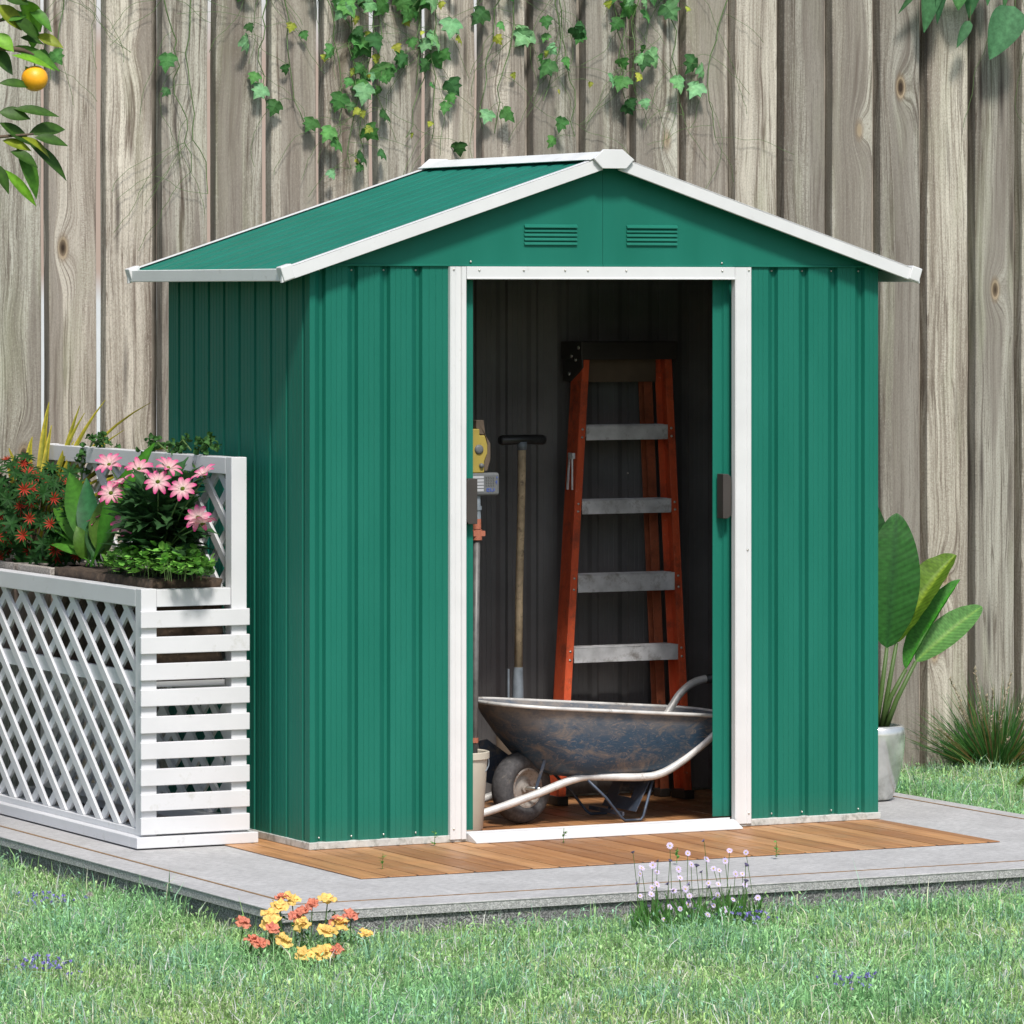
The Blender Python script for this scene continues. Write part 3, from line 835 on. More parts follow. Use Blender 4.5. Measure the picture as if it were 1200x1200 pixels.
# wheel, turned slightly
WR = .112; wt = .036
Mw = Matrix.Rotation(math.radians(17), 4, 'Z') @ Matrix.Rotation(PI / 2, 4, 'X')
wc = (.893, CY - .005, WR + .0048)
prof = []
for i in range(17):
    a = -PI * .72 + 1.44 * PI * i / 16
    prof.append((WR - .031 + .031 * math.cos(a), wt * math.sin(a) * 1.02))
m_ = MB(); m_.lathe(prof, wc, 48, Mw)
wh = m_.build('wheel', M['rubber'], wb, smooth=True, auto=50)
m_ = MB(); rp = [(.001, .022), (.014, .022), (.016, .014), (.036, .008), (.048, .020), (.056, .030), (.062, .030), (.062, -.030), (.056, -.030), (.048, -.020), (.036, -.008), (.016, -.014), (.014, -.022), (.001, -.022)]
m_.lathe(rp, wc, 32, Mw); m_.build('wheel_rim', M['rim'], wh, smooth=True, auto=40)
m_ = MB(); m_.tube([Vector(wc) + (Mw @ Vector((0, 0, -.085))), Vector(wc) + (Mw @ Vector((0, 0, .085)))], .006, 10); m_.build('axle', M['screw'], wb, smooth=True)

# ------------------------------------------------------------------ shovel
sh = thing('shovel', (1.10, .80, .0046), 'long wooden handled shovel with black T grip leaning behind the wheelbarrow', 'shovel')
m_ = MB(); m_.tube([(1.095, .80, .40), (1.098, .80, .7), (1.106, .80, 1.0), (1.108, .80, 1.165)], [.0135, .0125, .0125, .0135], 14); m_.build('shaft', M['shaft'], sh, smooth=True)
m_ = MB(); m_.tube([(1.028, .80, 1.182), (1.036, .80, 1.182), (1.108, .80, 1.184), (1.180, .80, 1.182), (1.190, .80, 1.181)], [.013, .0165, .0150, .0165, .013], 16); m_.build('handle', M['grip'], sh, smooth=True)
m_ = MB(); m_.tube([(1.108, .80, 1.150), (1.108, .80, 1.176)], [.0150, .017], 14); m_.build('ferrule', M['steel'], sh, smooth=True)
m_ = MB(); m_.tube([(1.095, .80, .455), (1.094, .80, .40), (1.090, .795, .28)], [.015, .0175, .020], 14)
m_.box(1.060, 1.066, .805, .811, .30, .45); m_.build('socket', M['steel'], sh, smooth=True, auto=40)
m_ = MB(); prof = []
vs = []; fs = []; nx, nz = 8, 8
for i in range(nz + 1):
    t = i / nz; z = .30 - t * .285; hw_ = .075 * (1 - .12 * t) * (1 if t < .7 else math.sqrt(max(.02, 1 - ((t - .7) / .32) ** 2)))
    for k in range(nx + 1):
        u = -1 + 2 * k / nx; vs.append((1.09 + u * hw_, .79 + .018 * u * u - .02 * t, z))
for i in range(nz):
    for k in range(nx): fs.append((i * (nx + 1) + k, i * (nx + 1) + k + 1, (i + 1) * (nx + 1) + k + 1, (i + 1) * (nx + 1) + k))
m_.add(vs, fs); bl = m_.build('blade', M['capback'], sh, smooth=True); s = bl.modifiers.new('s', 'SOLIDIFY'); s.thickness = .002

# ------------------------------------------------------------------ bucket and pole tool
BX, BY = .634, .30
bk = thing('bucket', (BX, BY, .0046), 'cream plastic bucket standing just inside the left door', 'bucket')
m_ = MB(); m_.lathe([(.001, .005), (.074, .005), (.078, .010), (.092, .225), (.098, .226), (.098, .245), (.094, .247), (.090, .243), (.076, .018), (.001, .016)], (BX, BY, 0), 36)
m_.build('body', M['bucket'], bk, smooth=True, auto=40)
m_ = MB(); m_.tube([(BX - .095, BY, .235)] + [(BX - .10 * math.cos(a), BY - .10 * math.sin(a) * .8, .232 - .06 * math.sin(a)) for a in [PI * i / 12 for i in range(13)]], .002, 6)
m_.build('wire_handle', M['steel'], bk, smooth=True)
pt = thing('pole_tool', (.700, .30, .02), 'grey pole tool with yellow head and keypad panel standing in the cream bucket', 'garden tool')
PX, PY = .700, .30
m_ = MB(); m_.tube([(PX - .012, PY, .020), (PX, PY, .90)], .0105, 12); m_.build('pole', M['pole'], pt, smooth=True)
m_ = MB(); m_.tube([(PX, PY, .893), (PX, PY, .925)], .0165, 12); m_.box(PX - .018, PX + .022, PY - .014, PY + .014, .905, .921)
m_.tube([(PX, PY, .927), (PX, PY, .958)], .0135, 12); m_.tube([(PX - .010, PY, .27), (PX - .010, PY, .285)], .014, 12)
m_.build('collar', M['redcollar'], pt, smooth=True, auto=40)
m_ = MB(); m_.tube([(PX, PY, .958), (PX, PY, 1.03)], [.013, .011], 12); m_.tube([(PX, PY, .985), (PX, PY, .997)], .0155, 12); m_.build('neck', M['steel'], pt, smooth=True, auto=40)
m_ = MB(); m_.box(.640, .768, PY - .022, PY + .008, 1.030, 1.100); pn = m_.build('keypad_panel', M['greypanel'], pt, bevel=.008, seg=3)
m_ = MB()
for i in range(5): m_.box(.652, .712, PY - .0235, PY - .0225, 1.043 + i * .010, 1.0505 + i * .010)
m_.build('printed_label', M['label'], pn)
m_ = MB()
for i in range(4):
    for k_ in range(4): m_.box(.720 + k_ * .008, .7235 + k_ * .008, PY - .0242, PY - .0222, 1.060 + i * .008, 1.0635 + i * .008)
m_.build('buttons', M['pole'], pn)
m_ = MB()
for i, (u, v, w_, h_) in enumerate(((.722, 1.042, .003, .010), (.726, 1.042, .006, .003), (.726, 1.049, .006, .003), (.735, 1.042, .003, .010), (.740, 1.042, .005, .003), (.746, 1.044, .003, .008), (.756, 1.065, .002, .012), (.752, 1.070, .003, .003), (.756, 1.083, .003, .005))):
    m_.box(u, u + w_, PY - .0236, PY - .0224, v, v + h_)
m_.build('blue_print', M['bluemark'], pn)
m_ = MB(); m_.prism([(.676, 1.100), (.676, 1.235), (.700, 1.235), (.700, 1.215), (.718, 1.215), (.727, 1.185), (.727, 1.16), (.716, 1.135), (.716, 1.100)], lambda u, v, d: (u, d, v), PY - .020, PY + .018)
hd = m_.build('yellow_head', M['yellow'], pt, bevel=.003)
m_ = MB(); m_.lathe([(.0001, .006), (.008, .006), (.014, .004), (.015, 0)], (.697, PY - .020, 1.172), 18, Matrix.Rotation(PI / 2, 4, 'X')); m_.lathe([(.0001, .008), (.007, .007), (.008, 0)], (.705, PY - .020, 1.122), 12, Matrix.Rotation(PI / 2, 4, 'X')); m_.build('knob', M['greypanel'], hd, smooth=True)
m_ = MB(); m_.prism([(.690, 1.238), (.690, 1.262), (.716, 1.262), (.722, 1.216), (.739, 1.19), (.739, 1.14), (.728, 1.105), (.718, 1.105), (.7175, 1.135), (.7285, 1.16), (.7285, 1.187), (.7195, 1.2165), (.702, 1.218)], lambda u, v, d: (u, d, v), PY - .016, PY + .016)
m_.build('guard', M['capback'], pt, bevel=.002)

# ------------------------------------------------------------------ trellis planter
PB = (-.449, -.056, .248, 1.87)
pl = thing('trellis_planter', (-.25, 1.05, .0), 'long white lattice planter stand with slatted end beside the shed', 'planter')
m_ = MB()
m_.box(PB[0], PB[1], PB[2], PB[2] + .06, .0046, .037); m_.box(PB[0], PB[1], PB[3] - .06, PB[3], .0046, .037)
m_.box(PB[0], PB[0] + .045, PB[2] + .06, PB[3] - .06, .0046, .037); m_.box(PB[1] - .04, PB[1], PB[2] + .06, PB[3] - .06, .0046, .037)
m_.build('base_frame', M['pl_white'], pl, bevel=.002)
FX0, FX1 = -.424, -.374; BX0, BX1 = -.132, -.082; PY0, PY1 = .276, .322; PY2, PY3 = 1.80, 1.845
for x0, x1, y0, y1, zt in ((FX0, FX1, PY0, PY1, .772), (FX0, FX1, PY2, PY3, .772), (BX0, BX1, PY0, PY1, 1.160), (BX0, BX1, PY2, PY3, 1.160)):
    m_ = MB(); m_.box(x0, x1, y0, y1, .0372, zt); m_.build('post', M['pl_white'], pl, bevel=.002)
def rail(x0, x1, y0, y1, z0, z1, nm='rail'):
    m_ = MB(); m_.box(x0, x1, y0, y1, z0, z1); return m_.build(nm, M['pl_white'], pl, bevel=.002)
rail(FX0, FX1, PY1 + .001, PY2 - .001, .718, .7705); rail(FX0 + .004, FX1 - .01, PY1 + .001, PY2 - .001, .0372, .056)
rail(BX0, BX1, PY1 + .001, PY2 - .001, 1.108, 1.1585); rail(BX0, BX1, PY1 + .001, PY2 - .001, .0372, .075); rail(BX0 + .002, BX1 - .002, PY1 + .001, PY2 - .001, .44, .475)
rail(FX1 + .001, BX0 - .001, PY0 + .002, PY1 - .002, .718, .7695); rail(FX1 + .001, BX0 - .001, PY2 + .002, PY3 - .002, .718, .7695)
rail(FX1 + .001, BX0 - .001, PY0 + .004, PY1 - .004, .44, .472); rail(FX1 + .001, BX0 - .001, PY2 + .004, PY3 - .004, .44, .472)
m_ = MB(); m_.box(FX1 + .002, BX0 - .002, PY1 + .001, PY2, .476, .492); m_.build('shelf', M['pl_white'], pl)
m_ = MB(); m_.box(FX0 + .020, FX1 - .014, PY1 + .001, PY2 - .001, .475, .520); m_.build('shelf_rail', M['pl_white'], pl)
zt = [.707, .630, .551, .474, .394, .317, .238, .163, .093]
for z in zt:
    m_ = MB(); m_.box(-.430, -.078, .2615, .2755, z - .050, z); m_.build('slat', M['pl_white'], pl, bevel=.002)
def clip_poly(poly, box):
    def cl(P, inside, inter):
        o = []
        for i in range(len(P)):
            a, b = P[i], P[(i + 1) % len(P)]
            if inside(a):
                o.append(a)
                if not inside(b): o.append(inter(a, b))
            elif inside(b): o.append(inter(a, b))
        return o
    x0, x1, y0, y1 = box
    def ix(c): return lambda a, b: (c, a[1] + (b[1] - a[1]) * (c - a[0]) / (b[0] - a[0]))
    def iy(c): return lambda a, b: (a[0] + (b[0] - a[0]) * (c - a[1]) / (b[1] - a[1]), c)
    for ins, itr in ((lambda p: p[0] >= x0, ix(x0)), (lambda p: p[0] <= x1, ix(x1)), (lambda p: p[1] >= y0, iy(y0)), (lambda p: p[1] <= y1, iy(y1))):
        if len(poly) < 3: return []
        poly = cl(poly, ins, itr)
    return poly
def lattice(xa, xb, box, name, sp=.145, w=.0225, slope=1.22):
    m_ = MB(); y0, y1, z0, z1 = box; xm = (xa + xb) / 2
    span = z1 - z0
    for dirn, (u0, u1) in ((1, (xa, xm - .0004)), (-1, (xm + .0004, xb))):
        k = -int(span * slope / sp) - 2
        while y0 + k * sp < y1 + span * slope + sp:
            yb = y0 + k * sp + .03
            a, b = (yb, z0 - .0), (yb + dirn * span * slope, z1)
            P = [(a[0] - w, a[1]), (a[0] + w, a[1]), (b[0] + w, b[1]), (b[0] - w, b[1])]
            P = clip_poly(P, (y0, y1, z0, z1)); k += 1
            # drop duplicate points
            Q = []
            for p in P:
                if not Q or (abs(p[0] - Q[-1][0]) + abs(p[1] - Q[-1][1])) > 1e-5: Q.append(p)
            if len(Q) > 2 and (abs(Q[0][0] - Q[-1][0]) + abs(Q[0][1] - Q[-1][1])) < 1e-5: Q.pop()
            if len(Q) > 2: m_.prism(Q, lambda u, v, d: (d, u, v), u0, u1)
    return m_.build(name, M['pl_white'], pl)
lattice(-.413, -.393, (PY1 + .001, PY2 - .001, .057, .717), 'lattice')
lattice(-.117, -.097, (PY1 + .001, PY2 - .001, .476, 1.107), 'lattice')
lattice(-.117, -.097, (PY1 + .001, PY2 - .001, .076, .439), 'lattice')

# contents of the planter
def rough_box(x0, x1, y0, y1, z0, z1, amp, n=(6, 18, 8)):
    """box with every face subdivided and roughened"""
    vs = {}; mb = MB(); V = []; F = []
    def idx(i, j, k):
        key = (i, j, k)
        if key not in vs:
            h = amp * (1 if 0 < k else 0)
            p = (x0 + (x1 - x0) * i / n[0] + random.uniform(-h, h), y0 + (y1 - y0) * j / n[1] + random.uniform(-h, h), z0 + (z1 - z0) * k / n[2] + random.uniform(-h, h))
            vs[key] = len(V); V.append(p)
        return vs[key]
    for i in range(n[0]):
        for j in range(n[1]):
            F.append((idx(i, j, 0), idx(i, j + 1, 0), idx(i + 1, j + 1, 0), idx(i + 1, j, 0)))
            F.append((idx(i, j, n[2]), idx(i + 1, j, n[2]), idx(i + 1, j + 1, n[2]), idx(i, j + 1, n[2])))
    for i in range(n[0]):
        for k in range(n[2]):
            F.append((idx(i, 0, k), idx(i + 1, 0, k), idx(i + 1, 0, k + 1), idx(i, 0, k + 1)))
            F.append((idx(i + 1, n[1], k), idx(i, n[1], k), idx(i, n[1], k + 1), idx(i + 1, n[1], k + 1)))
    for j in range(n[1]):
        for k in range(n[2]):
            F.append((idx(0, j + 1, k), idx(0, j, k), idx(0, j, k + 1), idx(0, j + 1, k + 1)))
            F.append((idx(n[0], j, k), idx(n[0], j + 1, k), idx(n[0], j + 1, k + 1), idx(n[0], j, k + 1)))
    mb.add(V, F); return mb
o = rough_box(-.365, -.140, .330, 1.13, .4925, .795, .004, (10, 34, 12)).build('soil_trough', M['soil'], smooth=True)
tag(o, 'dark bark covered soil block behind the lattice under the pink daisies', 'planter soil')
def square_pot(y0, y1, lab):
    t = thing('plant_pot', (-.25, (y0 + y1) / 2, .4925), lab, 'plant pot', 'gravel rimmed pots in the trellis planter')
    x0, x1, z0, z1 = -.362, -.142, .493, .787; w = .02
    m_ = MB(); m_.box(x0, x1, y0, y0 + w, z0, z1); m_.box(x0, x1, y1 - w, y1, z0, z1); m_.box(x0, x0 + w, y0 + w, y1 - w, z0, z1); m_.box(x1 - w, x1, y0 + w, y1 - w, z0, z1)
    m_.build('body', M['claypot'], t, bevel=.003)
    m_ = MB(); m_.box(x0 + w, x1 - w, y0 + w, y1 - w, z0 + .15, z1 - .012); m_.build('soil', M['soil'], t)
    m_ = MB(); m_.box(x0 - .004, x1 + .004, y0 - .003, y0 + w, z1 - .022, z1 + .004); m_.box(x0 - .004, x1 + .004, y1 - w, y1 + .003, z1 - .022, z1 + .004)
    m_.box(x0 - .004, x0 + w, y0 + w, y1 - w, z1 - .022, z1 + .004); m_.build('rim', M['gravel'], t, bevel=.003)
square_pot(1.165, 1.44, 'brown square pot with gravelly rim next to the soil block')
square_pot(1.485, 1.77, 'brown square pot with gravelly rim at the far end of the planter')

# --- pink daisies
DA = [(-.32, .397, 1.085, 0), (-.30, .254, 1.069, 0), (-.28, .607, .989, 0), (-.32, .653, .949, 0), (-.30, .819, 1.036, 0), (-.28, .185, .985, 0), (-.28, .133, 1.113, 1), (-.26, .932, 1.119, 1), (-.24, .738, 1.111, 1), (-.28, .413, 1.125, 1), (-.26, .827, 1.064, 1), (-.24, 1.051, .941, 1), (-.28, .07, .969, 1)]
dp = thing('pink_daisy_plant', (-.24, .52, .795), 'bushy plant with pink and white daisies growing in the planter', 'flowering plant')
DBASE = Vector((-.25, .56, .795))
CAM = Vector((-6.1, -13.5, 1.65))
def pet_shape(t): return .35 + .65 * math.sin(PI * min(1, t * .92 + .04)) if t < .97 else .30
for i, (x, y, z, side_) in enumerate(DA):
    y = max(y, .15) if y < .15 and z < 1.0 else y
    c = Vector((x, y, z))
    if side_: nrm = Vector((random.uniform(-.7, .1), random.uniform(-.7, .2), .7)).normalized()
    else: nrm = Vector((-.55 + random.uniform(-.2, .2), -.75, .42 + random.uniform(-.15, .2))).normalized()
    st = MB(); mid = (c + DBASE) / 2 + Vector((0, 0, .04))
    st.tube([DBASE + Vector((random.uniform(-.04, .04), random.uniform(-.08, .08), 0)), mid, c - nrm * .004], [.0028, .0022, .002], 6); st.build('stem', M['stem'], dp, smooth=True)
    fl = MB(); s_, _, _ = frame(nrm, (0, 0, 1)); s2 = nrm.cross(s_).normalized(); npet = random.choice((8, 9, 9, 10))
    R_ = .043 + random.uniform(-.003, .003)
    for k in range(npet):
        a = 2 * PI * k / npet + random.uniform(-.08, .08)
        dd = (s_ * math.cos(a) + s2 * math.sin(a)); up = .25 if not side_ else random.uniform(.35, 1.0)
        d3 = (dd + nrm * up).normalized()
        leaf(fl, c + dd * .004, d3, nrm, R_ * random.uniform(.9, 1.05), .0175, (.74, .62, .56), curl=.6 + up * .3 + random.uniform(-.2, .3), fold=.4, n=5, shape=pet_shape, tipcol=(.58, .03, .21), midcol=None)
    fo = fl.build('flower', M['petal'], dp)
    ct = MB(); q_ = nrm.to_track_quat('Z', 'Y').to_matrix().to_4x4()
    ct.lathe([(.0001, .0068), (.004, .006), (.0072, .002), (.0075, -.002)], c, 12, q_, col=(.12, .17, .02)); ct.build('centre', M['leaf'], fo, smooth=True)
lf = MB()
def serr(t):
    return max(.05, math.sin(PI * min(.98, t ** .75)) * (1 + .28 * math.sin(t * 26)))
for k in range(430):
    a = random.uniform(0, 2 * PI); el = random.uniform(.1, 1.2)
    d = Vector((math.cos(a) * math.cos(el) * .55, math.sin(a) * math.cos(el) * 1.25, math.sin(el)))
    b = DBASE + Vector((d.x * .04, d.y * random.uniform(.02, .14), random.uniform(0, .11)))
    L_ = random.uniform(.09, .175)
    leaf(lf, b + Vector((0, 0, random.uniform(0, .15))), d, Vector((0, 0, 1)) - d * .2 + rdir() * .3, L_, L_ * .40, jc((.034, .090, .030), .35), curl=random.uniform(.3, 1.1), fold=.35, n=9, shape=serr)
lf.build('foliage', M['leaf'], dp)

# --- creeping cover
gc = thing('creeping_plant', (-.30, .5, .797), 'low cushion of small bright round leaves spilling below the pink daisies', 'ground cover plant')
lf = MB()
for k in range(1300):
    u = random.uniform(-1, 1); v = random.uniform(-1, 1)
    if u * u + v * v > 1: continue
    y = .50 + u * .34; x = -.275 + v * .105; h = .10 * math.sqrt(max(0, 1 - u * u * .9 - v * v * .6)) * random.uniform(.25, 1)
    z = .80 + h
    if x < -.362: z -= .012
    d = Vector((random.uniform(-1, .5), random.uniform(-1, .8), random.uniform(-.1, .6))); sz = random.uniform(.016, .030)
    cc = jc((.15, .36, .06), .35) if h > .03 or x < -.3 else jc((.05, .15, .025), .3)
    leaf(lf, (x, y, z), d, (random.uniform(-.3, .3), random.uniform(-.3, .3), 1), sz, sz * .85, cc, curl=.4, fold=.15, n=4, shape=lambda t: math.sqrt(max(0, 1 - (2 * t - 1) ** 2)))
lf.build('foliage', M['leaf'], gc)
st = MB()
for k in range(60):
    y = .5 + random.uniform(-.3, .3); x = -.275 + random.uniform(-.09, .08)
    st.tube([(x, y, .797), (x + random.uniform(-.01, .01), y + random.uniform(-.015, .015), .85)], .0009, 4)
st.build('stems', M['stem'], gc)  # thin stems of the cushion, all in one mesh

# --- broad leaved plant
bp = thing('broad_leaf_plant', (-.26, 1.02, .795), 'plant with broad glossy green leaves between daisies and red shrub', 'leafy plant')
def broad(t): return max(.04, (math.sin(PI * t ** .8)) ** .85) if t < .995 else .02
BB = Vector((-.26, 1.04, .80)); lf = MB()
spec = [((-.27, 1.31, 1.085), .075, .4, (.035, .12, .012)), ((-.30, 1.46, 1.01), .05, .9, (.05, .16, .015)), ((-.32, 1.45, .915), .06, 1.1, (.04, .13, .014)), ((-.34, 1.42, .845), .055, 1.0, (.06, .19, .02)),
        ((-.25, 1.02, 1.02), .075, .3, (.06, .13, .014)), ((-.20, .80, 1.165), .075, .35, (.045, .17, .015)), ((-.20, 1.10, .98), .065, .5, (.02, .075, .018)), ((-.32, 1.20, .87), .05, .9, (.05, .15, .016)), ((-.33, 1.02, .88), .05, 1.2, (.05, .12, .014)), ((-.20, 1.22, 1.0), .06, .6, (.015, .06, .015)), ((-.22, 1.0, .93), .06, .8, (.03, .09, .01)), ((-.26, 1.17, 1.07), .06, .4, (.02, .09, .03))]
for tip, w, cu, col in spec:
    tip = Vector(tip); b = BB + Vector((random.uniform(-.03, .03), random.uniform(-.05, .05), 0)); d = tip - b; L_ = d.length * (1 + cu * .12)
    side = Vector((-.42, -.62, .70)); d0 = (d.normalized() + Vector((0, 0, cu * .35))).normalized()
    leaf(lf, b, d0, side + rdir() * .35, L_, w * 1.25, col, curl=cu * .9, fold=.28, n=12, shape=lambda t: broad(max(0, (t - .15) / .85)) if t > .15 else .06, midcol=tuple(x * 1.5 for x in col), wave=.03)
lf.build('leaf_blades', M['glossleaf'], bp, smooth=True)

# --- red star shrub
rs = thing('red_star_shrub', (-.25, 1.55, .79), 'rounded dark green shrub dotted with red star shaped leaf tips', 'shrub')
lf = MB(); rd = MB()
cen = Vector((-.25, 1.62, .93))
ns = 0
while ns < 340:
    d = rdir(); p = cen + Vector((d.x * .15, d.y * .38, d.z * .19)) * random.uniform(.55, 1.03)
    if p.z < .80 and random.random() < .6: continue
    ns += 1
    out = (p - cen).normalized(); ax = (out * .5 + Vector((-.35, -.55, .35)) + rdir() * .45).normalized()
    s_, _, _ = frame(ax, (0, 0, 1)); s2 = ax.cross(s_).normalized(); n1 = random.choice((7, 8, 9)); sz = random.uniform(.020, .032)
    front = d.dot(Vector((-.4, -.8, .3))) > -.3
    for k in range(n1):
        a = 2 * PI * k / n1 + random.uniform(-.1, .1); dd = (s_ * math.cos(a) + s2 * math.sin(a) + ax * .25)
        leaf(lf, p, dd, ax, sz * 1.35, sz * .42, jc((.016, .060, .012), .4), curl=.5, fold=.2, n=3)
    if random.random() < .50:
        for k in range(10):
            a = 2 * PI * k / 10 + random.uniform(-.15, .15); dd = (s_ * math.cos(a) + s2 * math.sin(a) + ax * .55)
            leaf(rd, p + ax * .003, dd, ax, sz * .95, sz * .16, jc((.40, .014, .010), .25), curl=.3, fold=.2, n=2, tipcol=(.42, .065, .035))
lf.build('foliage', M['leaf'], rs); rd.build('red_tips', M['petal'], rs)
st = MB()
for k in range(16):
    d = rdir(); p = cen + Vector((d.x * .10, d.y * .28, abs(d.z) * .13)); st.tube([(-.25 + random.uniform(-.03, .03), 1.62 + random.uniform(-.08, .08), .775), (cen + p) / 2, p], [.004, .003, .002], 5)
st.build('stems', M['bark'], rs)  # woody stems inside the shrub, one mesh

# --- yellow striped grass
yg = thing('spider_grass', (-.19, 1.66, .78), 'arching yellow striped grass leaves rising behind the red shrub', 'ornamental grass')
lf = MB()
for tip in [(-.2, 1.779, 1.28), (-.2, 1.411, 1.255), (-.2, 1.244, 1.185), (-.22, 1.95, 1.155), (-.2, 1.58, 1.22), (-.17, 1.50, 1.18), (-.2, 1.30, 1.16), (-.2, 1.70, 1.2), (-.24, 1.88, 1.10), (-.3, 1.8, 1.09), (-.1, 1.4, 1.12), (-.1, 1.25, 1.07), (-.15, 1.62, 1.26), (-.28, 1.98, 1.06), (-.2, 2.02, 1.0), (-.3, 1.95, .97), (-.25, 1.35, 1.09), (-.3, 1.72, 1.12), (-.12, 1.75, 1.17), (-.22, 1.9, 1.2), (-.2, 1.52, 1.25), (-.2, 1.18, 1.06)]:
    tip = Vector(tip); b = Vector((-.19 + random.uniform(-.02, .02), 1.66 + random.uniform(-.03, .03), .79)); d = tip - b
    spread = abs(d.y) / d.length; cu = .35 + spread * 1.3
    d0 = (d.normalized() + Vector((0, 0, cu * .4))).normalized()
    leaf(lf, b, d0, Vector((-.35, -.25, .8)), d.length * (.98 + cu * .26), .034, jc((.22, .20, .018), .2), curl=cu * 1.1 * (1 if True else 0), fold=.4, n=10, shape=lambda t: .6 + .4 * math.sin(PI * t) if t < .5 else max(.03, (1 - t) * 2) ** .7, tipcol=jc((.50, .40, .04), .2), midcol=(.16, .18, .02))
lf.build('leaf_blades', M['leaf'], yg)

# --- curly trailing vine over the back rail
cv = thing('curly_trailing_vine', (-.12, .75, .80), 'small curly leaved vine trailing over the tall back rail of the planter', 'climbing plant')
st = MB(); lf = MB()
for ys, hts in (((1.02, 1.0, .94, .90, .84), (.80, 1.08, 1.175, 1.185, 1.16)), ((.80, .80, .76, .70, .66), (.80, 1.05, 1.17, 1.20, 1.17)), ((.62, .60, .55, .50, .47), (.80, 1.05, 1.18, 1.195, 1.175)), ((.72, .74, .78, .80, .82), (.80, 1.0, 1.10, 1.13, 1.10)), ((1.50, 1.48, 1.42, 1.36, 1.30), (.80, 1.1, 1.175, 1.18, 1.17))):
    P = [Vector((-.14 + .01 * i, ys[i], hts[i])) for i in range(5)]
    st.tube(P, .003, 6)
    for k in range(34):
        i = random.choice((1, 2, 2, 3, 3, 3, 4)); q = P[i].lerp(P[max(i - 1, 1)], random.random()) + rdir() * .022
        for w_ in range(2):
            leaf(lf, q, rdir(), rdir(), random.uniform(.018, .028), .018, jc((.045, .12, .03), .4), curl=2.2, fold=.5, n=4)
st.build('stem', M['stem'], cv, smooth=True); lf.build('foliage', M['leaf'], cv)

# ------------------------------------------------------------------ potted banana-leaf plant
pp = thing('potted_plant', (2.262, .53, 0), 'tall paddle leaved plant in a pearly white pot right of the shed', 'potted plant')
PC = (2.262, .53)
prof = [(.001, .004), (.048, .004), (.054, .010), (.072, .055), (.086, .11), (.094, .17), (.097, .215), (.096, .236), (.090, .246), (.082, .246), (.078, .236), (.080, .21), (.001, .21)]
m_ = MB(); m_.lathe(prof, (PC[0], PC[1], 0), 48); m_.build('pot', M['ceramic'], pp, smooth=True, auto=60)
m_ = MB(); m_.lathe([(.001, .222), (.04, .224), (.0785, .218)], (PC[0], PC[1], 0), 24); m_.build('soil', M['soil'], pp)
def paddle(stem, tip, w, nrm, col, curl, fold, wave=0., midc=None):
    b = Vector(stem[-1]); tip = Vector(tip); d = tip - b
    st = MB(); st.tube(stem, [.010, .008, .006, .0045][:len(stem)], 8); st.build('stalk', M['stem'], pp, smooth=True)
    lf = MB()
    d0 = (d.normalized() + Vector(nrm).normalized() * curl * .45).normalized()
    L_ = d.length * (1 + curl * curl * .05); n = 60
    s, dd0, nn = frame(d0, nrm)
    vs = []; cs = []; fs = []; pos = b.copy(); ang = 0
    nc = 9
    for i in range(n + 1):
        t = i / n
        wd = (math.sin(PI * min(1, t) ** .85)) ** .64 if 0 < t < 1 else .03
        wd = max(wd, .03) * w / 2
        dd = dd0 * math.cos(ang) - nn * math.sin(ang); n2 = nn * math.cos(ang) + dd0 * math.sin(ang)
        for k in range(nc):
            u = -1 + 2 * k / (nc - 1)
            rip = wave * w * math.sin(t * 40 + abs(u) * 2.5) * abs(u)
            vs.append(pos + s * (wd * u) + n2 * (abs(u) * wd * fold + rip) + dd * (.18 * wd * abs(u)))
            v = 1 + .22 * math.sin(t * 120 - abs(u) * 9) - .12 * abs(u)
            c = col if k != nc // 2 else (midc or tuple(x * 1.7 for x in col))
            cs.append(tuple(x * v for x in c))
        pos += dd * (L_ / n); ang += curl / n
    for i in range(n):
        for k in range(nc - 1):
            a = i * nc + k; fs.append((a, a + 1, a + nc + 1, a + nc))
    lf.add(vs, fs, cs); lf.build('leaf', M['glossleaf'], pp, smooth=True)
f_ = Vector((-.45, -.89, .12))
paddle([(2.255, .52, .22), (2.265, .50, .35), (2.275, .48, .50)], (2.325, .50, .935), .180, f_, (.028, .125, .022), .35, .10, .004, midc=(.02, .09, .02))
paddle([(2.24, .54, .22), (2.225, .54, .40), (2.215, .54, .55)], (2.255, .56, .985), .17, f_, (.018, .085, .02), .25, .12, .004)
paddle([(2.270, .51, .22), (2.285, .49, .36), (2.305, .47, .515)], (2.515, .45, .80), .135, Vector((-.75, -.45, .35)), (.105, .20, .018), .45, .75, .012, midc=(.2, .3, .03))
paddle([(2.275, .50, .22), (2.305, .47, .33), (2.360, .44, .455)], (2.600, .42, .632), .100, Vector((-.30, -.80, .62)), (.11, .26, .07), .45, .45, .010, midc=(.15, .30, .05))
paddle([(2.27, .52, .22), (2.29, .48, .34), (2.335, .46, .43)], (2.52, .43, .72), .085, Vector((-.95, -.25, .1)), (.04, .19, .02), .2, .9, .01)

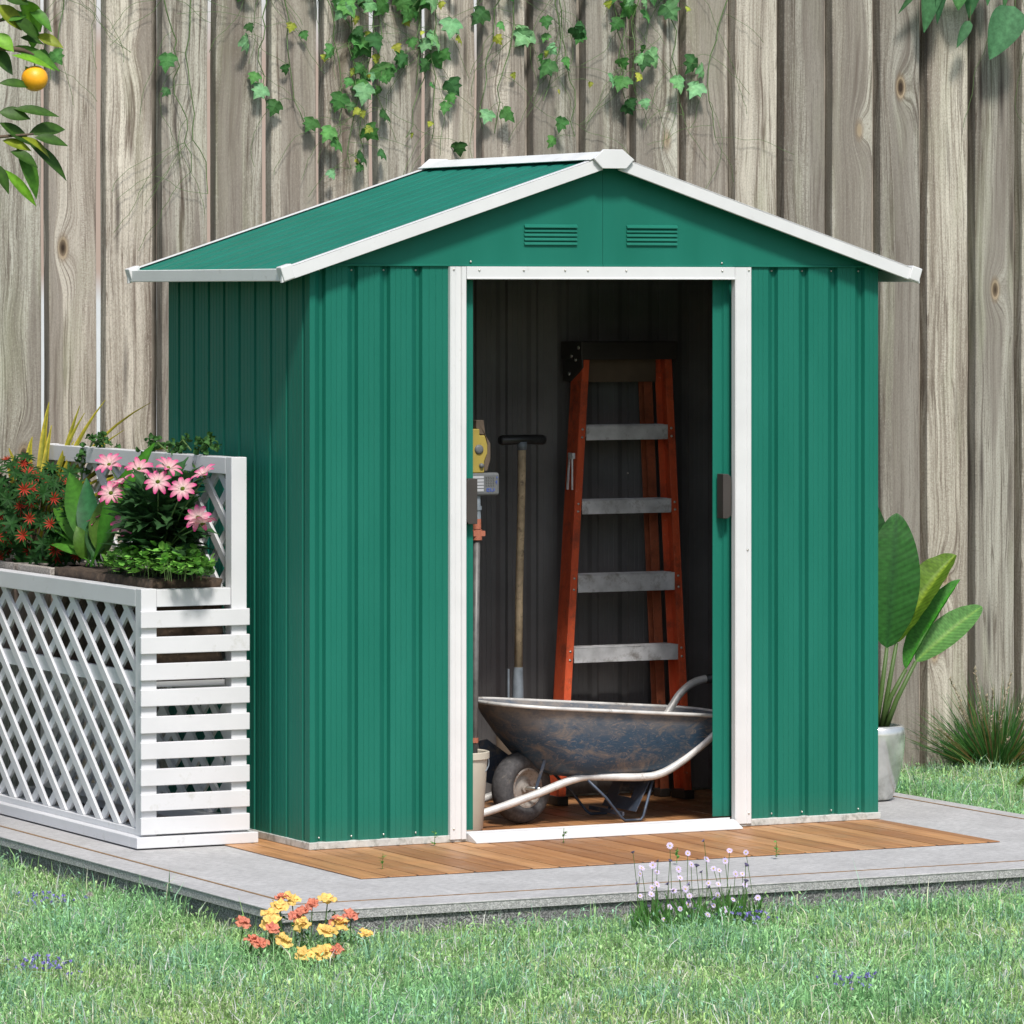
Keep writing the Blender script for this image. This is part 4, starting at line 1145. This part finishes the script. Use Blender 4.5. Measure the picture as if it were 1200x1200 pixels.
# ------------------------------------------------------------------ ornamental grass by the fence, moss mound
def tuft(name, label, base, n, L0, L1, spread, cols, heads, cat, group=None):
    t = thing(name, base, label, cat, group); lf = MB()
    for k in range(n):
        a = random.uniform(0, 2 * PI); el = random.uniform(0, 1) ** .7 * spread
        d = Vector((math.cos(a) * math.sin(el), math.sin(a) * math.sin(el) * .8, math.cos(el)))
        b = Vector(base) + Vector((math.cos(a), math.sin(a), 0)) * random.uniform(0, .04)
        L_ = random.uniform(L0, L1)
        leaf(lf, b, d, Vector((-d.x * .3, -1, .2)) + rdir() * .4, L_, random.uniform(.0035, .006), jc(random.choice(cols), .3), curl=random.uniform(.1, .8), fold=.3, n=6, shape=lambda t_: (1 - t_ ** 2) * .9 + .05)
    lf.build('blades', M['grass'], t)
    hd = MB()
    for k in range(heads):
        a = random.uniform(PI, 2 * PI); el = random.uniform(.15, .95)
        d = Vector((math.cos(a + PI) * math.sin(el), -abs(math.sin(a)) * math.sin(el) * .5, math.cos(el)))
        L_ = random.uniform(L1 * .75, L1 * 1.25); b = Vector(base); pts = []
        for i in range(8):
            u = i / 7; pts.append(b + d * L_ * u - Vector((0, 0, .06 * u * u)))
        hd.tube(pts, .0012, 4, col=(.30, .26, .17))
        for i in range(46):
            u = .70 + .30 * i / 46; q = b + d * L_ * u - Vector((0, 0, .06 * u * u))
            leaf(hd, q, (d + rdir() * .7), rdir(), .012, .0045, jc((.46, .40, .30), .25), n=2)
    if heads: hd.build('seed_heads', M['seed'], t)
    return t
tuft('ornamental_grass', 'spiky clump of ornamental grass with pale seed heads against the fence', (3.585, 1.93, GZ), 620, .18, .40, 1.12, [(.03, .12, .02), (.045, .15, .03), (.08, .17, .04), (.16, .12, .04), (.03, .09, .02)], 20, 'ornamental grass')
mm = MB()
for k in range(3200):
    d = rdir(); d.z = abs(d.z); p = Vector((3.41, 1.27, GZ)) + Vector((d.x * .12, d.y * .10, d.z * .085))
    leaf(mm, p, d + rdir() * .7, rdir(), random.uniform(.008, .015), .006, jc((.11, .19, .025), .35), n=2)
tag(mm.build('moss_mound', M['grass']), 'low rounded mossy mound in the grass at the right edge', 'moss mound')

# ------------------------------------------------------------------ vines on the fence
def vine(x0, n_strand, z_end, density, lab, width=.16, tend=8, y=2.045, size=(.034, .082), ztop=2.90, yellow=.30):
    t = thing('climbing_vine', (x0, y, ztop), lab, 'vine', 'vines hanging down the fence')
    st = MB(); lf = MB(); nodes = []
    for s_ in range(n_strand):
        x = x0 + random.uniform(-width, width) * .5; z = ztop; P = [Vector((x, y, z))]; ze = z_end + random.uniform(0, .25)
        dr = random.uniform(-.02, .02)
        while z > ze:
            z -= random.uniform(.03, .06); x += dr + random.uniform(-.018, .018); dr = dr * .8 + random.uniform(-.006, .006)
            P.append(Vector((x, y - random.uniform(0, .02), z)))
        st.tube(P, [.0022 * (1 - .6 * i / len(P)) + .0006 for i in range(len(P))], 5); nodes += P[1:]
    for k in range(tend):
        p = random.choice(nodes); P = [p.copy()]; d = Vector((random.choice((-1, 1)) * random.uniform(.3, 1), 0, random.uniform(-1, .25))).normalized()
        for i in range(random.randint(7, 14)):
            d = (d + Vector((random.uniform(-.35, .35), 0, random.uniform(-.4, .22)))).normalized()
            q = P[-1] + d * random.uniform(.018, .035); q.y = y - random.uniform(0, .012); P.append(q)
        st.tube(P, .0009, 4)
    nl_ = int(density * len(nodes) * 1.0)
    for k in range(nl_):
        p = random.choice(nodes); h = (p.z - z_end) / (ztop - z_end)
        if random.random() > .42 + h * .6: continue
        yel = random.random() < yellow
        sz = random.uniform(*size) * (.5 if yel else 1) * (.75 + .35 * h)
        off = Vector((random.uniform(-.11, .11), -random.uniform(.004, .035), random.uniform(-.04, .03))); q = p + off
        st.tube([p, p.lerp(q, .6) + Vector((0, -.008, .008)), q], .0009, 4)
        d = Vector((random.uniform(-1.1, 1.1), random.uniform(-.6, .2), -1)); nr = Vector((random.uniform(-1.4, .9), -1, random.uniform(-.3, 1.1)))
        col = jc((.34, .38, .06), .3) if yel else jc(random.choice(((.06, .18, .045), (.09, .25, .07), (.17, .36, .16), (.045, .13, .04))), .25)
        lobed_leaf(lf, q, d, nr, sz, col, bend=random.uniform(.1, .8))
    st.build('stem', M['vinestem'], t); 
    if lf.v: lf.build('leaves', M['leaf'], t)
labs = [
 (.10, 1, 2.25, .10, 'bare wiry vine tendrils on the fence just right of the orange fruit', .10, 10),
 (.42, 2, 2.00, .08, 'sparse wiry vine with tiny yellow leaves above the left roof slope', .22, 14),
 (.78, 2, 2.20, .75, 'leftmost leafy vine on the fence above the roof slope', .14, 12),
 (.98, 3, 2.02, 1.35, 'dense vine filling the fence gap that reaches lowest above the roof slope', .16, 12),
 (1.20, 2, 2.10, 1.0, 'leafy vine between the lowest reaching vine and the back end of the ridge', .16, 10),
 (1.42, 3, 2.20, 1.15, 'leafy vine with broad leaves above the back end of the shed ridge', .16, 10),
 (1.66, 2, 2.12, 1.05, 'vine hanging above the middle of the ridge cap', .16, 10),
 (1.86, 2, 2.16, 1.0, 'vine hanging just left above the ridge end plate', .14, 10),
 (2.06, 2, 2.18, .95, 'vine hanging just right above the ridge end plate', .14, 10),
 (2.30, 2, 2.12, .70, 'rightmost leafy vine over the pale boards right of the ridge', .20, 14),
 (2.62, 1, 2.15, .12, 'wiry nearly leafless vine over the right roof slope', .20, 9),
]
for a in labs: vine(a[0], a[1], a[2], a[3], a[4], width=a[5], tend=a[6])
t = thing('climbing_vine', (3.8, 2.045, 2.9), 'wiry leafless vine on the fence near the right edge', 'vine', 'vines hanging down the fence')
st = MB()
for k in range(4):
    P = [Vector((3.80 + k * .03, 2.045, 2.88))]; d = Vector((random.uniform(-.3, .1), 0, -1))
    for i in range(22):
        d = (d + Vector((random.uniform(-.4, .4), 0, random.uniform(-.2, .12)))).normalized(); P.append(P[-1] + d * .032)
    st.tube(P, .0009, 4)
st.build('stem', M['vinestem'], t)
# big pointed leaves at the top right
bl = thing('large_leaf_climber', (3.5, 1.96, 2.9), 'large pointed green leaves hanging at the top right corner', 'climbing plant')
lf = MB(); st = MB()
st.tube([(3.28, 1.98, 2.86), (3.45, 1.97, 2.90), (3.65, 1.97, 2.88), (3.85, 1.97, 2.90)], .004, 6)
def heart(t): return max(.03, (math.sin(PI * t ** .6)) ** .8)
for b, tip, w, col in [((3.38, 1.96, 2.85), (3.318, 1.95, 2.60), .085, (.06, .17, .07)), ((3.40, 1.95, 2.84), (3.36, 1.93, 2.63), .05, (.03, .10, .04)), ((3.34, 1.96, 2.80), (3.22, 1.97, 2.665), .03, (.04, .11, .04)),
                  ((3.47, 1.95, 2.86), (3.455, 1.94, 2.68), .11, (.09, .24, .08)), ((3.54, 1.97, 2.88), (3.515, 1.96, 2.655), .09, (.05, .15, .06)), ((3.52, 1.97, 2.64), (3.46, 1.96, 2.545), .04, (.05, .14, .06)),
                  ((3.70, 1.95, 2.695), (3.585, 1.93, 2.51), .13, (.06, .17, .075)), ((3.60, 1.96, 2.86), (3.585, 1.95, 2.70), .05, (.07, .2, .08)), ((3.68, 1.96, 2.86), (3.655, 1.95, 2.68), .035, (.06, .16, .06))]:
    b = Vector(b); tip = Vector(tip); d = tip - b
    st.tube([b, b + Vector((.01, .01, .08)), (b.x + .02, 1.97, 2.89)], .0014, 4)
    leaf(lf, b, d, Vector((-.4, -1, .35)), d.length * 1.02, w, col, curl=.25, fold=.3, n=10, shape=heart, wave=.02)
lf.build('leaves', M['leaf'], bl, smooth=True); st.build('stem', M['vinestem'], bl)

# ------------------------------------------------------------------ orange tree at the top left
ot = thing('orange_tree', (-1.75, -.30, GZ), 'citrus tree branches with glossy leaves and one ripe orange at upper left', 'fruit tree')
m_ = MB(); m_.tube([(-1.75, -.30, GZ), (-1.73, -.30, .6), (-1.78, -.28, 1.3), (-1.74, -.3, 1.9), (-1.66, -.3, 2.3), (-1.62, -.3, 2.8)], [.05, .042, .036, .030, .022, .012], 12); m_.build('trunk', M['bark'], ot, smooth=True)
br = MB(); lf = MB()
limbs = [[(-1.74, -.3, 1.85), (-1.5, -.32, 1.98), (-1.28, -.31, 2.05), (-1.10, -.30, 2.09), (-.99, -.30, 2.10)],
         [(-1.66, -.3, 2.25), (-1.45, -.3, 2.33), (-1.25, -.31, 2.38), (-1.08, -.30, 2.42), (-.98, -.30, 2.46)],
         [(-1.25, -.31, 2.38), (-1.12, -.30, 2.345), (-1.02, -.30, 2.335), (-.985, -.30, 2.32)],
         [(-1.70, -.3, 2.1), (-1.85, -.2, 2.4), (-2.0, -.1, 2.6)], [(-1.72, -.3, 2.0), (-1.75, .0, 2.3), (-1.7, .3, 2.5)]]
for L in limbs: br.tube(L, [.014, .010, .007, .005, .003][:len(L)], 7)
br.build('branch', M['bark'], ot, smooth=True)
def citrus(b, tip, w, lit=0, cu=.5):
    b = Vector(b); tip = Vector(tip); d = tip - b
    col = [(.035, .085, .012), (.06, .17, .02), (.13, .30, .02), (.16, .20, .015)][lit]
    br_n = Vector((-.35, -.75, .65)) + rdir() * .25
    leaf(lf, b, d, br_n, d.length * 1.03, w, jc(col, .15), curl=cu, fold=.30, n=8, shape=lambda t: max(.03, math.sin(PI * t ** .85)), midcol=tuple(x * 1.4 for x in col))
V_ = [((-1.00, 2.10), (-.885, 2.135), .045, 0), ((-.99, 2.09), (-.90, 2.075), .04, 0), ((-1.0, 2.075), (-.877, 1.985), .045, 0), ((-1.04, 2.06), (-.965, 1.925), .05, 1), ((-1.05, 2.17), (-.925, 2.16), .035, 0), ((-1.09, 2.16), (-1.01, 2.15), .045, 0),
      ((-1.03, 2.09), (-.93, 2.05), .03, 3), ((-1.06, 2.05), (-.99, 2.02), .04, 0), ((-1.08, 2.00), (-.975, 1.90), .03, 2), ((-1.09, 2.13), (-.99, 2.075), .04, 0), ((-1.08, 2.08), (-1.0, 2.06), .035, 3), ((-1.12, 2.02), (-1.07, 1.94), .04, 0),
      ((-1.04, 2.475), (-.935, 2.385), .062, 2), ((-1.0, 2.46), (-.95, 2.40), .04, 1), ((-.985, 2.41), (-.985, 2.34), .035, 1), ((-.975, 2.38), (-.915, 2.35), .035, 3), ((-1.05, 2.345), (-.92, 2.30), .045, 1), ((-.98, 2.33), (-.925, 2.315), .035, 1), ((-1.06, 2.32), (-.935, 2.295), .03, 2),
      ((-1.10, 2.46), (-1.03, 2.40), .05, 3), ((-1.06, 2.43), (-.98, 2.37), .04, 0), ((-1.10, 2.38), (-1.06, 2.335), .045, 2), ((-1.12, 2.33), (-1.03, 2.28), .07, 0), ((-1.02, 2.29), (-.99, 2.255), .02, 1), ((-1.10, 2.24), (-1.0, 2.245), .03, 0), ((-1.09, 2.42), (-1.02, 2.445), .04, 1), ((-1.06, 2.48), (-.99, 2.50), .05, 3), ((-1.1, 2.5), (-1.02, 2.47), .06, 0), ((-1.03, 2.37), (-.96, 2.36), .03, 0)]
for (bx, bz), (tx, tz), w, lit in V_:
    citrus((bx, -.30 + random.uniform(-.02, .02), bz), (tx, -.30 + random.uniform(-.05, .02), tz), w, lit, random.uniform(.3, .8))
for k in range(420):   # the rest of the crown, mostly outside the frame
    L = random.choice(limbs); i = random.randrange(len(L) - 1); p = Vector(L[i]).lerp(Vector(L[i + 1]), random.random())
    if p.x > -1.16: continue
    p += rdir() * random.uniform(0, .13); d = rdir() + Vector((.2, 0, -.3))
    if p.x > -1.22: continue
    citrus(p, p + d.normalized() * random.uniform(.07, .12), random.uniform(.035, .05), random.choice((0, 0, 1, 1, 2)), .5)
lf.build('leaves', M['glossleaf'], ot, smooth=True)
bm_ = MB(); prof = [(.0001, .0345), (.008, .0355)] + [(.0375 * math.sin(a), .0365 * math.cos(a)) for a in [PI * i / 18 for i in range(2, 18)]] + [(.0001, -.0365)]
bm_.lathe(prof, (-.99, -.31, 2.256), 32); bm_.build('orange', M['orange'], ot, smooth=True)
m_ = MB(); m_.tube([(-.985, -.30, 2.32), (-.99, -.31, 2.288)], .002, 6); m_.build('fruit_stalk', M['stem'], ot)

# ------------------------------------------------------------------ flowers in the lawn
MG = [(-.721, -1.411, .054, 'o'), (-.694, -1.416, .051, 'y'), (-.75, -1.465, .039, 'y'), (-.799, -1.519, .026, 'y'), (-.823, -1.563, .014, 'y'), (-.696, -1.498, .026, 'o'), (-.652, -1.454, .037, 'o'), (-.595, -1.427, .042, 'y'), (-.721, -1.519, .021, 'o'), (-.896, -1.563, .018, 'o'), (-.833, -1.606, .002, 'o'), (-.924, -1.677, -.014, 'o'), (-.91, -1.704, -.022, 'o'), (-.83, -1.677, -.019, 'y'), (-.735, -1.574, .006, 'y'), (-.687, -1.623, -.012, 'y'), (-.625, -1.574, -.001, 'y'), (-.625, -1.557, .004, 'o'), (-.573, -1.519, .013, 'o'), (-.586, -1.644, -.024, 'y'), (-.819, -1.775, -.048, 'y'), (-.768, -1.775, -.051, 'y'), (-.719, -1.742, -.045, 'o')]
mg = thing('marigold_clump', (-.74, -1.56, GZ), 'clump of yellow and coral orange flowers in the grass at the slab corner', 'flowers')
lf = MB()
for (x, y, z, c) in MG:
    z = max(z, -.045); col = (.58, .21, .14) if c == 'o' else (.72, .50, .16)
    nrm = Vector((random.uniform(-.4, .2), -.5 + random.uniform(-.3, .3), 1)).normalized(); p = Vector((x, y, z))
    fl = MB(); s_, _, _ = frame(nrm, (0, 0, 1)) if abs(nrm.z) < .99 else (Vector((1, 0, 0)), None, None); s2 = nrm.cross(s_).normalized()
    R_ = random.uniform(.020, .030)
    for ring, (n_, up, sc_) in enumerate(((5, random.uniform(-.1, .3), 1.0), (5, random.uniform(.4, .9), .72))):
        for k in range(n_):
            a = 2 * PI * k / n_ + ring * .4 + random.uniform(-.15, .15)
            dd = s_ * math.cos(a) + s2 * math.sin(a) + nrm * up
            leaf(fl, p, dd, nrm, R_ * sc_, R_ * .95 * sc_, jc(col, .18), curl=random.uniform(-.3, 1.4), fold=random.uniform(-.4, .8), n=6, shape=lambda t: .2 + .8 * math.sin(PI * min(.93, t * .75)) if t < .99 else .5, tipcol=jc(tuple(min(1, v * 1.2) for v in col), .12), wave=.11)
    fl.build('flower', M['petal'], mg)
    st = MB(); st.tube([(x + random.uniform(-.02, .02), y + random.uniform(-.02, .02), GZ), (x, y, z - .002)], .0016, 5); st.build('stem', M['stem'], mg)
    for k in range(12):
        b = Vector((x + random.uniform(-.02, .02), y + random.uniform(-.02, .02), lerp(GZ, z, random.uniform(.1, .75)))); leaf(lf, b, Vector((random.uniform(-1, 1), random.uniform(-1, 1), .6)), (0, 0, 1), .022, .007, jc((.05, .13, .03), .3), n=3)
lf.build('foliage', M['leaf'], mg)

LD = [(.454, -1.396, .132), (.481, -1.449, .115), (.535, -1.443, .144), (.633, -1.412, .111), (.665, -1.447, .108), (.295, -1.479, .127), (.368, -1.456, .089), (.313, -1.494, .088), (.394, -1.506, .102), (.441, -1.469, .075), (.473, -1.484, .088), (.468, -1.522, .086), (.546, -1.438, .094), (.585, -1.473, .091), (.357, -1.506, .104), (.37, -1.477, .072), (.298, -1.513, .075), (.258, -1.574, .056), (.329, -1.525, .037), (.334, -1.544, .048), (.35, -1.577, .049), (.391, -1.535, .026), (.415, -1.526, .059), (.416, -1.577, .045), (.511, -1.512, .038), (.524, -1.544, .038), (.475, -1.585, .036), (.567, -1.472, .066), (.535, -1.497, .075), (.474, -1.54, .071), (.612, -1.483, .055), (.617, -1.513, .058), (.624, -1.519, .08), (.278, -1.551, .02), (.299, -1.576, .026), (.355, -1.598, .032), (.429, -1.53, .028), (.414, -1.581, .016), (.383, -1.632, .004), (.411, -1.577, -.008), (.503, -1.578, .013), (.471, -1.622, .008), (.56, -1.562, -.004), (.624, -1.586, .0), (.253, -1.645, .001), (.351, -1.585, -.01), (.363, -1.621, -.012), (.389, -1.656, -.014), (.516, -1.593, -.026), (.472, -1.61, -.01), (.356, -1.677, -.028), (.424, -1.625, -.045), (.438, -1.639, -.03), (.596, -1.569, .042), (.623, -1.517, .028), (.295, -1.655, -.034), (.448, -1.672, -.029)]
ld = thing('lilac_daisy_clump', (.45, -1.55, GZ), 'clump of tall stemmed pale lilac daisies at the front edge of the slab', 'flowers')
lf = MB(); st = MB()
for i, (x, y, z) in enumerate(LD):
    dark = i % 3 == 2; p = Vector((x, y, z))
    nrm = Vector((random.uniform(-.5, .3), -.7, random.uniform(.1, .8))).normalized() if not dark else Vector((random.uniform(-1, 1), .3, .8)).normalized()
    fl = MB(); s_, _, _ = frame(nrm, (0, 0, 1)); s2 = nrm.cross(s_).normalized(); col = (.66, .56, .78) if not dark else (.27, .22, .40)
    R_ = random.uniform(.0075, .0105)
    for k in range(11):
        a = 2 * PI * k / 11 + random.uniform(-.1, .1)
        leaf(fl, p, s_ * math.cos(a) + s2 * math.sin(a) + nrm * (.15 if not dark else .9), nrm, R_, R_ * .5, jc(col, .12), curl=.3, fold=.1, n=2, shape=lambda t: .5 + .5 * math.sin(PI * t))
    q_ = nrm.to_track_quat('Z', 'Y').to_matrix().to_4x4()
    fl.lathe([(.0001, .002), (.0026, .0012), (.003, 0)], p, 8, q_, col=(.62, .50, .12) if not dark else (.10, .10, .09))
    fl.build('flower', M['petal'], ld)
    bx, by = x + random.uniform(-.03, .03), y - random.uniform(-.02, .05)
    st.tube([(bx, by, GZ), ((x + bx) / 2 + .003, (y + by) / 2, (z + GZ) / 2), tuple(p - nrm * .001)], .0009, 4)
    for k in range(7):
        b = Vector((bx + random.uniform(-.01, .01), by, GZ + random.uniform(0, .06))); leaf(lf, b, Vector((random.uniform(-.6, .6), random.uniform(-.4, .4), 1)), (0, -1, .2), random.uniform(.03, .075), .006, jc((.05, .14, .03), .3), n=3)
st.build('stems', M['stem'], ld); lf.build('foliage', M['leaf'], ld)  # first mesh holds all the daisy stems

PUR = [((-.998, -.424), .10, 26, 'tiny purple blossoms in the grass below the white planter base'), ((-1.51, -1.72), .10, 34, 'purple blossom patch in the lawn at the lower left corner'), ((.565, -1.66), .07, 26, 'purple blossoms just below the lilac daisies'), ((.18, -2.85), .08, 26, 'scattered purple blossoms in the foreground grass at lower right')]
for (x, y), r, n_, lab in PUR:
    t = thing('purple_blossom_clump', (x, y, GZ), lab, 'flowers', 'purple blossom clumps in the lawn'); fl = MB(); st = MB()
    for k in range(n_):
        px, py = x + random.gauss(0, r * .5), y + random.gauss(0, r * .6); z = GZ + random.uniform(.045, .075)
        if px > SX0 - .01 and py > SY0 - .01: continue
        st.tube([(px, py, GZ), (px, py, z)], .0008, 4)
        for q in range(6):
            leaf(fl, (px, py, z), rdir() + Vector((0, -.3, .5)), rdir(), .008, .006, jc((.27, .23, .58), .25), n=2)
    fl.build('blossoms', M['petal'], t); st.build('stems', M['stem'], t)  # second mesh holds the blossom stems
t = thing('dandelion_clock', (-.94, -.60, GZ), 'single fluffy dandelion seed head in the grass left of the slab', 'flower'); m_ = MB(); m_.tube([(-.94, -.60, GZ), (-.94, -.602, .0 - .02)], .001, 5); m_.build('stem', M['stem'], t)
m_ = MB()
for k in range(90):
    d = rdir(); leaf(m_, (-.94, -.602, -.012), d, rdir(), .011, .002, (.5, .46, .42), n=2)
m_.build('seed_head', M['seed'], t)
for i, (x, y, lab) in enumerate(((.381, -.06, 'green weed sprout by the foot of the left door jamb'), (-.02, -.547, 'tiny green sprout in the deck near its front left corner'), (.752, -.179, 'small green sprout in the deck in front of the threshold'), (1.13, -.80, 'green weed sprout at the deck edge right of the lilac daisies'), (.80, -.80, 'faint green sprout at the slab edge of the deck above the lilac daisies'))):
    t = MB(); y = min(y, -.05)
    for k in range(9):
        h = random.uniform(.003, .045); a = random.uniform(0, 2 * PI)
        leaf(t, (x + random.uniform(-.004, .004), y, .004 + h), (math.cos(a), math.sin(a), .5), (0, 0, 1), random.uniform(.010, .018), .008, jc((.12, .30, .07), .25), n=3)
    t.tube([(x, y, .006), (x + .002, y, .05)], .0009, 4, col=(.1, .25, .05))
    tag(t.build('weed_sprout', M['leaf']), lab, 'weed', 'weed sprouts on the deck')

# ------------------------------------------------------------------ grass
def grass_patch(name, n, xr, yr, hmin, hmax, seed, leafy=.45):
    r = np.random.default_rng(seed)
    x = r.uniform(xr[0], xr[1], n); y = r.uniform(yr[0], yr[1], n)
    ins = (x > SX0 - .004) & (x < SX1 + .004) & (y > SY0 - .004) & (y < SY1)
    fence_ = (y > FY0 - .01)
    # keep just what stands near the camera's ground footprint
    keep = ~ins & ~fence_
    x = x[keep]; y = y[keep]; n = len(x)
    def field(a, b, fx, fy, ph): return np.sin(x * fx + ph) * np.cos(y * fy + ph * 1.7) * a + b
    patch = .5 + .25 * np.sin(x * 5.1 + 1.3 * np.sin(y * 3.7)) + .25 * np.sin(y * 6.3 + 1.9 * np.sin(x * 4.1 + 1))
    patch2 = .5 + .5 * np.sin(x * 11 + 2.3 * np.sin(y * 9 + .7)) * np.cos(y * 8.2 + x * 2)
    isleaf = r.random(n) < leafy * (.45 + .8 * patch)
    ang = r.uniform(0, 2 * np.pi, n); tilt = np.where(isleaf, r.uniform(.5, 1.5, n), np.abs(r.normal(.25, .28, n)))
    h = r.uniform(hmin, hmax, n) * (.55 + .75 * patch2) * (1 + .5 * (patch > .72))
    L = np.where(isleaf, r.uniform(.008, .016, n), h * np.where(r.random(n) < .07, 1.8, 1.0))
    w = np.where(isleaf, L * .24, r.uniform(.0012, .0024, n))
    z0 = np.where(isleaf, GZ + h * r.uniform(.15, .95, n), GZ)
    dx, dy = np.cos(ang) * np.sin(tilt), np.sin(ang) * np.sin(tilt); dz = np.cos(tilt)
    # width direction
    wa = r.uniform(0, 2 * np.pi, n); sx, sy = np.cos(wa), np.sin(wa)
    # orthogonalise roughly
    dot = sx * dx + sy * dy; sx -= dot * dx; sy -= dot * dy; sz = -dot * dz
    V = np.zeros((n, 5, 3), np.float32)
    b = np.stack([x, y, z0], 1); d = np.stack([dx, dy, dz], 1); s = np.stack([sx, sy, sz], 1)
    droop = np.where(isleaf, 0, r.uniform(0, .45, n)) * L
    mid = b + d * (L * .55)[:, None]; tip = b + d * L[:, None]; tip[:, 2] -= droop; tip[:, :2] += np.stack([np.cos(ang), np.sin(ang)], 1) * (droop * .7)[:, None]
    wb_ = np.where(isleaf, .15, .8) * w; wm = np.where(isleaf, 1., .75) * w
    V[:, 0] = b - s * wb_[:, None]; V[:, 1] = b + s * wb_[:, None]; V[:, 2] = mid + s * wm[:, None]; V[:, 3] = mid - s * wm[:, None]; V[:, 4] = tip
    # colours
    base = np.array([[.245, .365, .125]]) * (1 - patch[:, None]) + np.array([[.195, .380, .165]]) * patch[:, None]
    dry = (r.random(n) < .22 * (1.5 - patch)) & ~isleaf
    base = np.where(dry[:, None], np.array([[.66, .68, .46]]), base)
    blue = (patch2 > .6) & (r.random(n) < .4)
    base = np.where(blue[:, None], np.array([[.19, .35, .22]]), base)
    k = (r.uniform(.72, 1.1, n) + r.random(n) ** 1.4 * 1.75)[:, None] * np.where(isleaf, 1.0, .95)[:, None]; base = base * k
    C = np.ones((n, 5, 4), np.float32)
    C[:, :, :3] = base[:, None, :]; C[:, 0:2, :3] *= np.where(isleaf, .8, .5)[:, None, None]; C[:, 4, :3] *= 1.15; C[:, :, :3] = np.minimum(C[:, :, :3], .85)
    me = bpy.data.meshes.new(name); me.vertices.add(n * 5); me.vertices.foreach_set('co', V.ravel())
    q = (np.arange(n) * 5)[:, None]
    quads = q + np.array([[0, 1, 2, 3]]); tris = q + np.array([[3, 2, 4]])
    loops = np.concatenate([quads, tris], 1).ravel()
    me.loops.add(len(loops)); me.loops.foreach_set('vertex_index', loops.astype(np.int32))
    st_ = (np.arange(n) * 7)[:, None] + np.array([[0, 4]]); me.polygons.add(n * 2)
    me.polygons.foreach_set('loop_start', st_.ravel().astype(np.int32))
    try: me.polygons.foreach_set('loop_total', np.tile([4, 3], n).astype(np.int32))
    except Exception: pass
    at = me.color_attributes.new('tint', 'FLOAT_COLOR', 'POINT'); at.data.foreach_set('color', C.ravel())
    me.materials.append(M['grass']); me.update(calc_edges=True); me.validate()
    o = bpy.data.objects.new(name, me); COL.objects.link(o); tag(o, kind='stuff')
    return o
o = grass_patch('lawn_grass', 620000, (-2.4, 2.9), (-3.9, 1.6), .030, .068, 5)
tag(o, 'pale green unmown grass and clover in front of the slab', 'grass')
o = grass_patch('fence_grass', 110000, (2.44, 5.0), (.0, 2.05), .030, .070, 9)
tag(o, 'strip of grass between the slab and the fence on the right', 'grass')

# ------------------------------------------------------------------ camera, light, world
cam = bpy.data.cameras.new('camera'); co = bpy.data.objects.new('camera', cam); COL.objects.link(co)
co.location = (-6.119, -13.4985, 1.65)
co.rotation_euler = (PI / 2, 0, -.466)
cam.sensor_width = 36; cam.lens = 5864.8 * 36 / 1200; cam.shift_y = -(600 - 344.3) / 1200; cam.clip_end = 500; cam.clip_start = .5
sc.camera = co

AZ, ELV = -14, 53      # azimuth to the right of straight-on, elevation
sd = Vector((math.sin(math.radians(AZ)) * math.cos(math.radians(ELV)), -math.cos(math.radians(AZ)) * math.cos(math.radians(ELV)), math.sin(math.radians(ELV))))
sun = bpy.data.lights.new('sun', 'SUN'); so = bpy.data.objects.new('sun', sun); COL.objects.link(so)
so.rotation_euler = sd.to_track_quat('Z', 'Y').to_euler(); sun.energy = 3.9; sun.angle = math.radians(9.0); sun.color = (1, .965, .915)
w = bpy.data.worlds.new('World'); sc.world = w; w.use_nodes = True; nt = w.node_tree
bg = nt.nodes['Background']; sky = nt.nodes.new('ShaderNodeTexSky'); sky.sky_type = 'NISHITA'; sky.sun_disc = False
sky.sun_elevation = math.radians(ELV); sky.sun_rotation = math.atan2(sd.x, sd.y); sky.dust_density = 2.5; sky.air_density = 1.0; sky.ozone_density = 1.0
nt.links.new(sky.outputs[0], bg.inputs[0]); bg.inputs[1].default_value = .15
sc.view_settings.view_transform = 'Standard'; sc.view_settings.look = 'None'; sc.view_settings.exposure = 0; sc.view_settings.gamma = 1
sc.cycles.max_bounces = 6; sc.cycles.diffuse_bounces = 3; sc.cycles.use_denoising = True
